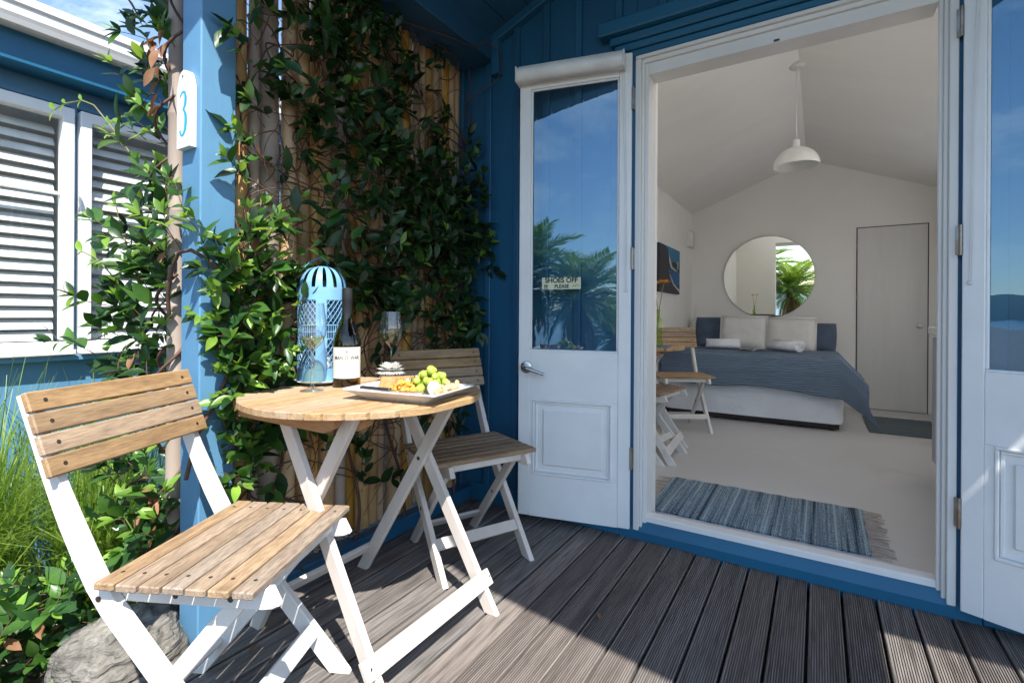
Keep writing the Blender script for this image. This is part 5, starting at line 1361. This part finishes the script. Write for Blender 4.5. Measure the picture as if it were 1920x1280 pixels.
blob(16, -1.95, 1.58, .10, .20, .06, .08, .16, young=.22)
blob(20, -1.93, 1.28, .13, .18, .06, .08, .16)
blob(26, -1.95, 1.02, .15, .16, .07, .08, .15)
blob(30, -2.05, .80, .26, .13, .09, .08, .16, mixm=.4)
blob(16, -1.88, .62, .12, .15, .06, .06, .12)
blob(24, -1.95, .36, .20, .20, .10, .08, .15, dead=.05, young=.16)
blob(14, -1.80, .22, .12, .14, .06, .08, .15, young=.18)
# long pale tendrils out to the left
for pts in ([(-1.98, .80, 1.46), (-2.06, .79, 1.52), (-2.16, .78, 1.62), (-2.25, .77, 1.70), (-2.36, .76, 1.79), (-2.48, .76, 1.835), (-2.62, .75, 1.85), (-2.74, .75, 1.85)], [(-2.06, .78, .98), (-2.12, .77, 1.05), (-2.20, .76, 1.14), (-2.30, .75, 1.20), (-2.40, .74, 1.23)], [(-2.0, .78, 1.1), (-2.05, .77, 1.18), (-2.10, .76, 1.28), (-2.13, .75, 1.38)]):
    v2.green.tube(pts, .0026, 5, caps=False)
    for q in range(1, len(pts)):
        p = Vector(pts[q]); d = p-Vector(pts[q-1])
        if q >= len(pts)-2 or random.random() < .5:
            for sg in (-1, 1): v2.leaf(p, d.normalized()*.8+Vector((sg*.2, -.2, sg*.7)), (.3, -.8, .5), 'leaf_young' if q > 2 else 'leaf_mid', random.uniform(.45, .85))
for i in range(9):
    z0_ = .0+.24*i; pts = []
    for k in range(30):
        a = k*.33+i; pts.append((-1.838+.040*math.cos(a)+.01*i*math.sin(i), .80+.040*math.sin(a), z0_+k*.014))
    v2.stems.tube(pts, random.uniform(.003, .006), 5, caps=False)
# curled dead leaves hanging on the pole
for i in range(26):
    z = random.choice([1.90, 1.82, 1.78, 1.70, .42, .38, .30])+random.uniform(-.03, .03)
    v2.leaf((-1.825+random.uniform(-.05, .04), .765+random.uniform(-.02, .01), z), (random.uniform(-.5, .5), -.3, random.uniform(-1, -.2)), (random.gauss(0, 1), -1, random.gauss(0, .6)), 'leaf_dead', random.uniform(.6, 1.0))
v2.green.v = [tuple(Vector(v)-v2.o) for v in v2.green.v]
link('tendril', v2.green.mesh('tendril', 'stem_green', 'all', recalc=False), v2.t, kind='stuff')
v2.finish()

# --- low leafy shrub on the gravel in the corner
random.seed(44)
v3 = Plant('low_shrub', 'low glossy jasmine shrub sprawling over the gravel by the boulder', 'shrub', (-2.05, .52, -.2))
for i in range(85):
    a = random.uniform(0, 6.28); q = math.sqrt(random.random()); x = -2.10+.30*q*math.cos(a); y = .50+.26*q*math.sin(a)
    z = -.17+random.uniform(.02, .34)*(1-.6*q)
    if x > -1.96 and y < .55 and z < .15: x -= .22
    v3.sprig((x, y, z), (random.uniform(-.7, .8), random.uniform(-.9, .3), random.uniform(0, .8)), random.uniform(.08, .18), (.5, -.5, .8), young=.14, mixm=.5, lsc=.95, dead=.012)
v3.finish()

# --- strappy grass clump
random.seed(9)
mb = MB()
for (gx, gy, gz, nn, hh) in ((-2.62, .52, -.18, 430, 1.06), (-2.42, .78, -.18, 420, .95), (-2.78, .95, -.18, 240, 1.0), (-2.25, .98, -.18, 240, .70), (-2.5, .25, -.18, 240, .9)):
    for i in range(nn):
        a = random.uniform(0, 6.28); lean = random.uniform(.12, 1.15); h = hh*random.uniform(.55, 1.1); w_ = random.uniform(.0036, .0066)
        b = Vector((gx+random.gauss(0, .05), gy+random.gauss(0, .05), gz)); dr = Vector((math.cos(a), math.sin(a), 0)); sd_ = Vector((-math.sin(a), math.cos(a), 0))
        pts = []
        for k in range(6):
            q = k/5; r_ = lean*h*.62*q**1.7; z = h*(q-.42*lean*q**2.6); pts.append(b+dr*r_+Vector((0, 0, z)))
        vs = []
        for k, p in enumerate(pts): w2_ = w_*(1-.85*k/5); vs += [p-sd_*w2_, p+sd_*w2_]
        mb.add(vs, [(2*k, 2*k+1, 2*k+3, 2*k+2) for k in range(5)])
me = mb.mesh('ornamental_grass', 'grass', 'all', recalc=False); og = link('ornamental_grass', me); tag(og, 'arching bright green strappy grass below the neighbouring windows', 'grass plant'); 

# --- boulder and gravel
bm = bmesh.new(); bmesh.ops.create_icosphere(bm, subdivisions=5, radius=1)
for v in bm.verts:
    p = v.co.copy(); p.x = math.copysign(abs(p.x)**.8, p.x); p.z = math.copysign(abs(p.z)**.75, p.z)
    q = 1+.20*noise.noise(p*1.1+Vector((3, 1, 2)))+.07*noise.noise(p*3.5)+.045*noise.noise(p*7)+.02*noise.noise(p*19)
    cr = abs(noise.noise(p*2.3+Vector((9, 0, 0)))); q -= .08*max(0, .09-cr)/.09
    v.co = Vector((p.x*.16*q, p.y*.165*q, p.z*.215*q))
me = bpy.data.meshes.new('boulder'); bm.to_mesh(me); bm.free(); me.materials.append(MATS['boulder']); me.polygons.foreach_set('use_smooth', [True]*len(me.polygons))
bo = link('boulder', me); bo.location = (-1.77, .68, -.12); bo.rotation_euler = (.1, -.15, .5); tag(bo, 'rough grey streaked boulder at the edge of the deck', 'boulder')
random.seed(3)
mb = MB()
ico = [(0, 0, 1), (.9, 0, .2), (.28, .85, .25), (-.72, .53, .2), (-.72, -.53, .2), (.28, -.85, .25), (0, 0, -.6)]
icf = [(0, 1, 2), (0, 2, 3), (0, 3, 4), (0, 4, 5), (0, 5, 1), (6, 2, 1), (6, 3, 2), (6, 4, 3), (6, 5, 4), (6, 1, 5)]
for i in range(5200):
    x = random.uniform(-3.0, -1.66); y = random.uniform(-.1, 1.9); s_ = random.uniform(.006, .017); a = random.uniform(0, 6.28); c, s = math.cos(a), math.sin(a)
    zb = -.20+.035*noise.noise(Vector((x*1.7, y*1.7, 0)))+.004
    mb.add([(x+s_*(p[0]*c-p[1]*s)*random.uniform(.8, 1.3), y+s_*(p[0]*s+p[1]*c)*random.uniform(.8, 1.3), zb+s_*p[2]*.55) for p in ico], icf)
struct('gravel', mb, 'pebble', True, kind='stuff')

# --- a few fallen leaves on the deck
random.seed(12)
for i, (x, y) in enumerate(((-1.45, 1.62), (-1.50, 1.18), (-1.38, 1.98), (-1.20, 1.85), (-1.53, .98), (-.95, 1.98), (-1.42, .86), (-.62, 1.55), (-1.0, .95), (.15, 1.62))):
    me = random.choice(LV['leaf_dead'])[0]; k_ = random.uniform(.35, .6)
    o = link('fallen_leaf', me); o.location = (x, y, .012); o.rotation_euler = (random.uniform(-.25, .25), random.uniform(-.3, .3), random.uniform(0, 6.3)); o.scale = (k_, k_, k_)
    tag(o, 'dry brown leaf fallen on the deck '+['under the table, close to the screen', 'at the foot of the bamboo screen', 'behind the further chair, by the screen', 'under the further chair', 'beside the blue bottom rail', 'in front of the left door leaf', 'under the table, nearest the viewer', 'in the shade in the middle of the boards', 'just outside the white table stretcher', 'alone in front of the doorway'][i], 'leaf', 'fallen leaves on the deck')
# --- palms behind the viewer, seen in the mirror and the door glass
def frond_mesh(seed, dry=False):
    rnd = random.Random(seed); L_ = 1.75 if not dry else 1.2; mb = MB(); pts = []
    for k in range(15):
        q = k/14; pts.append(Vector((L_*q*(1-.12*q), 0, L_*(.30*q-.52*q*q) if not dry else -L_*.75*q*q-.1*q)))
    mb.tube(pts, [.022*(1-.85*i/15) for i in range(15)], 5, caps=False)
    n = 52
    for i in range(n):
        q = .14+.86*i/n; k = q*14; a = int(min(k, 13)); p = pts[a].lerp(pts[a+1], k-a) if a < 14 else pts[14]; t_ = (pts[min(a+1, 14)]-pts[max(a-1, 0)]).normalized()
        ll = (.42*math.sin(min(1, q*1.15)*math.pi*.85)+.12)*(1 if not dry else .6)
        for sg in (-1, 1):
            d = (Vector((0, sg, 0))*(1-.35*q)+t_*(.55+.5*q)+Vector((0, 0, rnd.uniform(.05, .35)))).normalized(); w_ = Vector((-d.y, d.x, .3)).normalized()*.012
            m_ = p+d*ll*.55+Vector((0, 0, -.01)); e_ = p+d*ll+Vector((0, 0, -.10*ll-rnd.uniform(0, .05)))
            mb.add([p-w_*.4, p+w_*.4, m_+w_, e_, m_-w_], [(0, 1, 2, 4), (4, 2, 3)])
    return mb.mesh('frond', 'palm_dry' if dry else 'palm_green', False, recalc=False)
FM = [frond_mesh(i) for i in range(4)]; FD = [frond_mesh(10+i, True) for i in range(2)]
def palm(label, loc, h, s_, nf, seed):
    rnd = random.Random(seed); t = thing('palm_tree', label, 'palm tree', loc, 0, 'palms behind the viewer')
    mb = MB(); pts, rad = [], []
    for k in range(26):
        q = k/25; pts.append((.05*math.sin(q*2), 0, h*q)); rad.append((.17+.025*(k % 2))*(1-.15*q)*s_**.5)
    pts.append((.05*math.sin(2), 0, h+.12)); rad.append(.05)
    mb.tube(pts, rad, 14); part('trunk', mb, 'palm_trunk', t)
    for i in range(nf):
        a = i*2.39996; el = R(-42+115*(1-i/nf)**.8 if False else -30+105*(i/nf)); o = link('frond', rnd.choice(FM), t)
        o.matrix_basis = Matrix.Translation((.045, 0, h+.02)) @ Matrix.Rotation(a, 4, 'Z') @ Matrix.Rotation(-el, 4, 'Y') @ Matrix.Rotation(rnd.uniform(-.4, .4), 4, 'X') @ Matrix.Scale(s_*rnd.uniform(.8, 1.1), 4)
    for i in range(12):
        o = link('dry_frond', rnd.choice(FD), t); o.matrix_basis = Matrix.Translation((.045, 0, h-.12)) @ Matrix.Rotation(i*2.39996+.5, 4, 'Z') @ Matrix.Rotation(R(25), 4, 'Y') @ Matrix.Scale(s_*rnd.uniform(.7, 1), 4)
palm('broad green palm standing just behind the viewer, seen in the round mirror', (-.75, -5.3, -.25), 1.50, .74, 44, 1)
palm('second palm with arching fronds further along the garden, mirrored in the left door glass', (-1.80, -6.2, -.3), 2.15, .82, 40, 2)
palm('low palm beyond the other two, mirrored at the foot of the left door glass', (.8, -11.5, -.8), 1.0, .9, 36, 3)
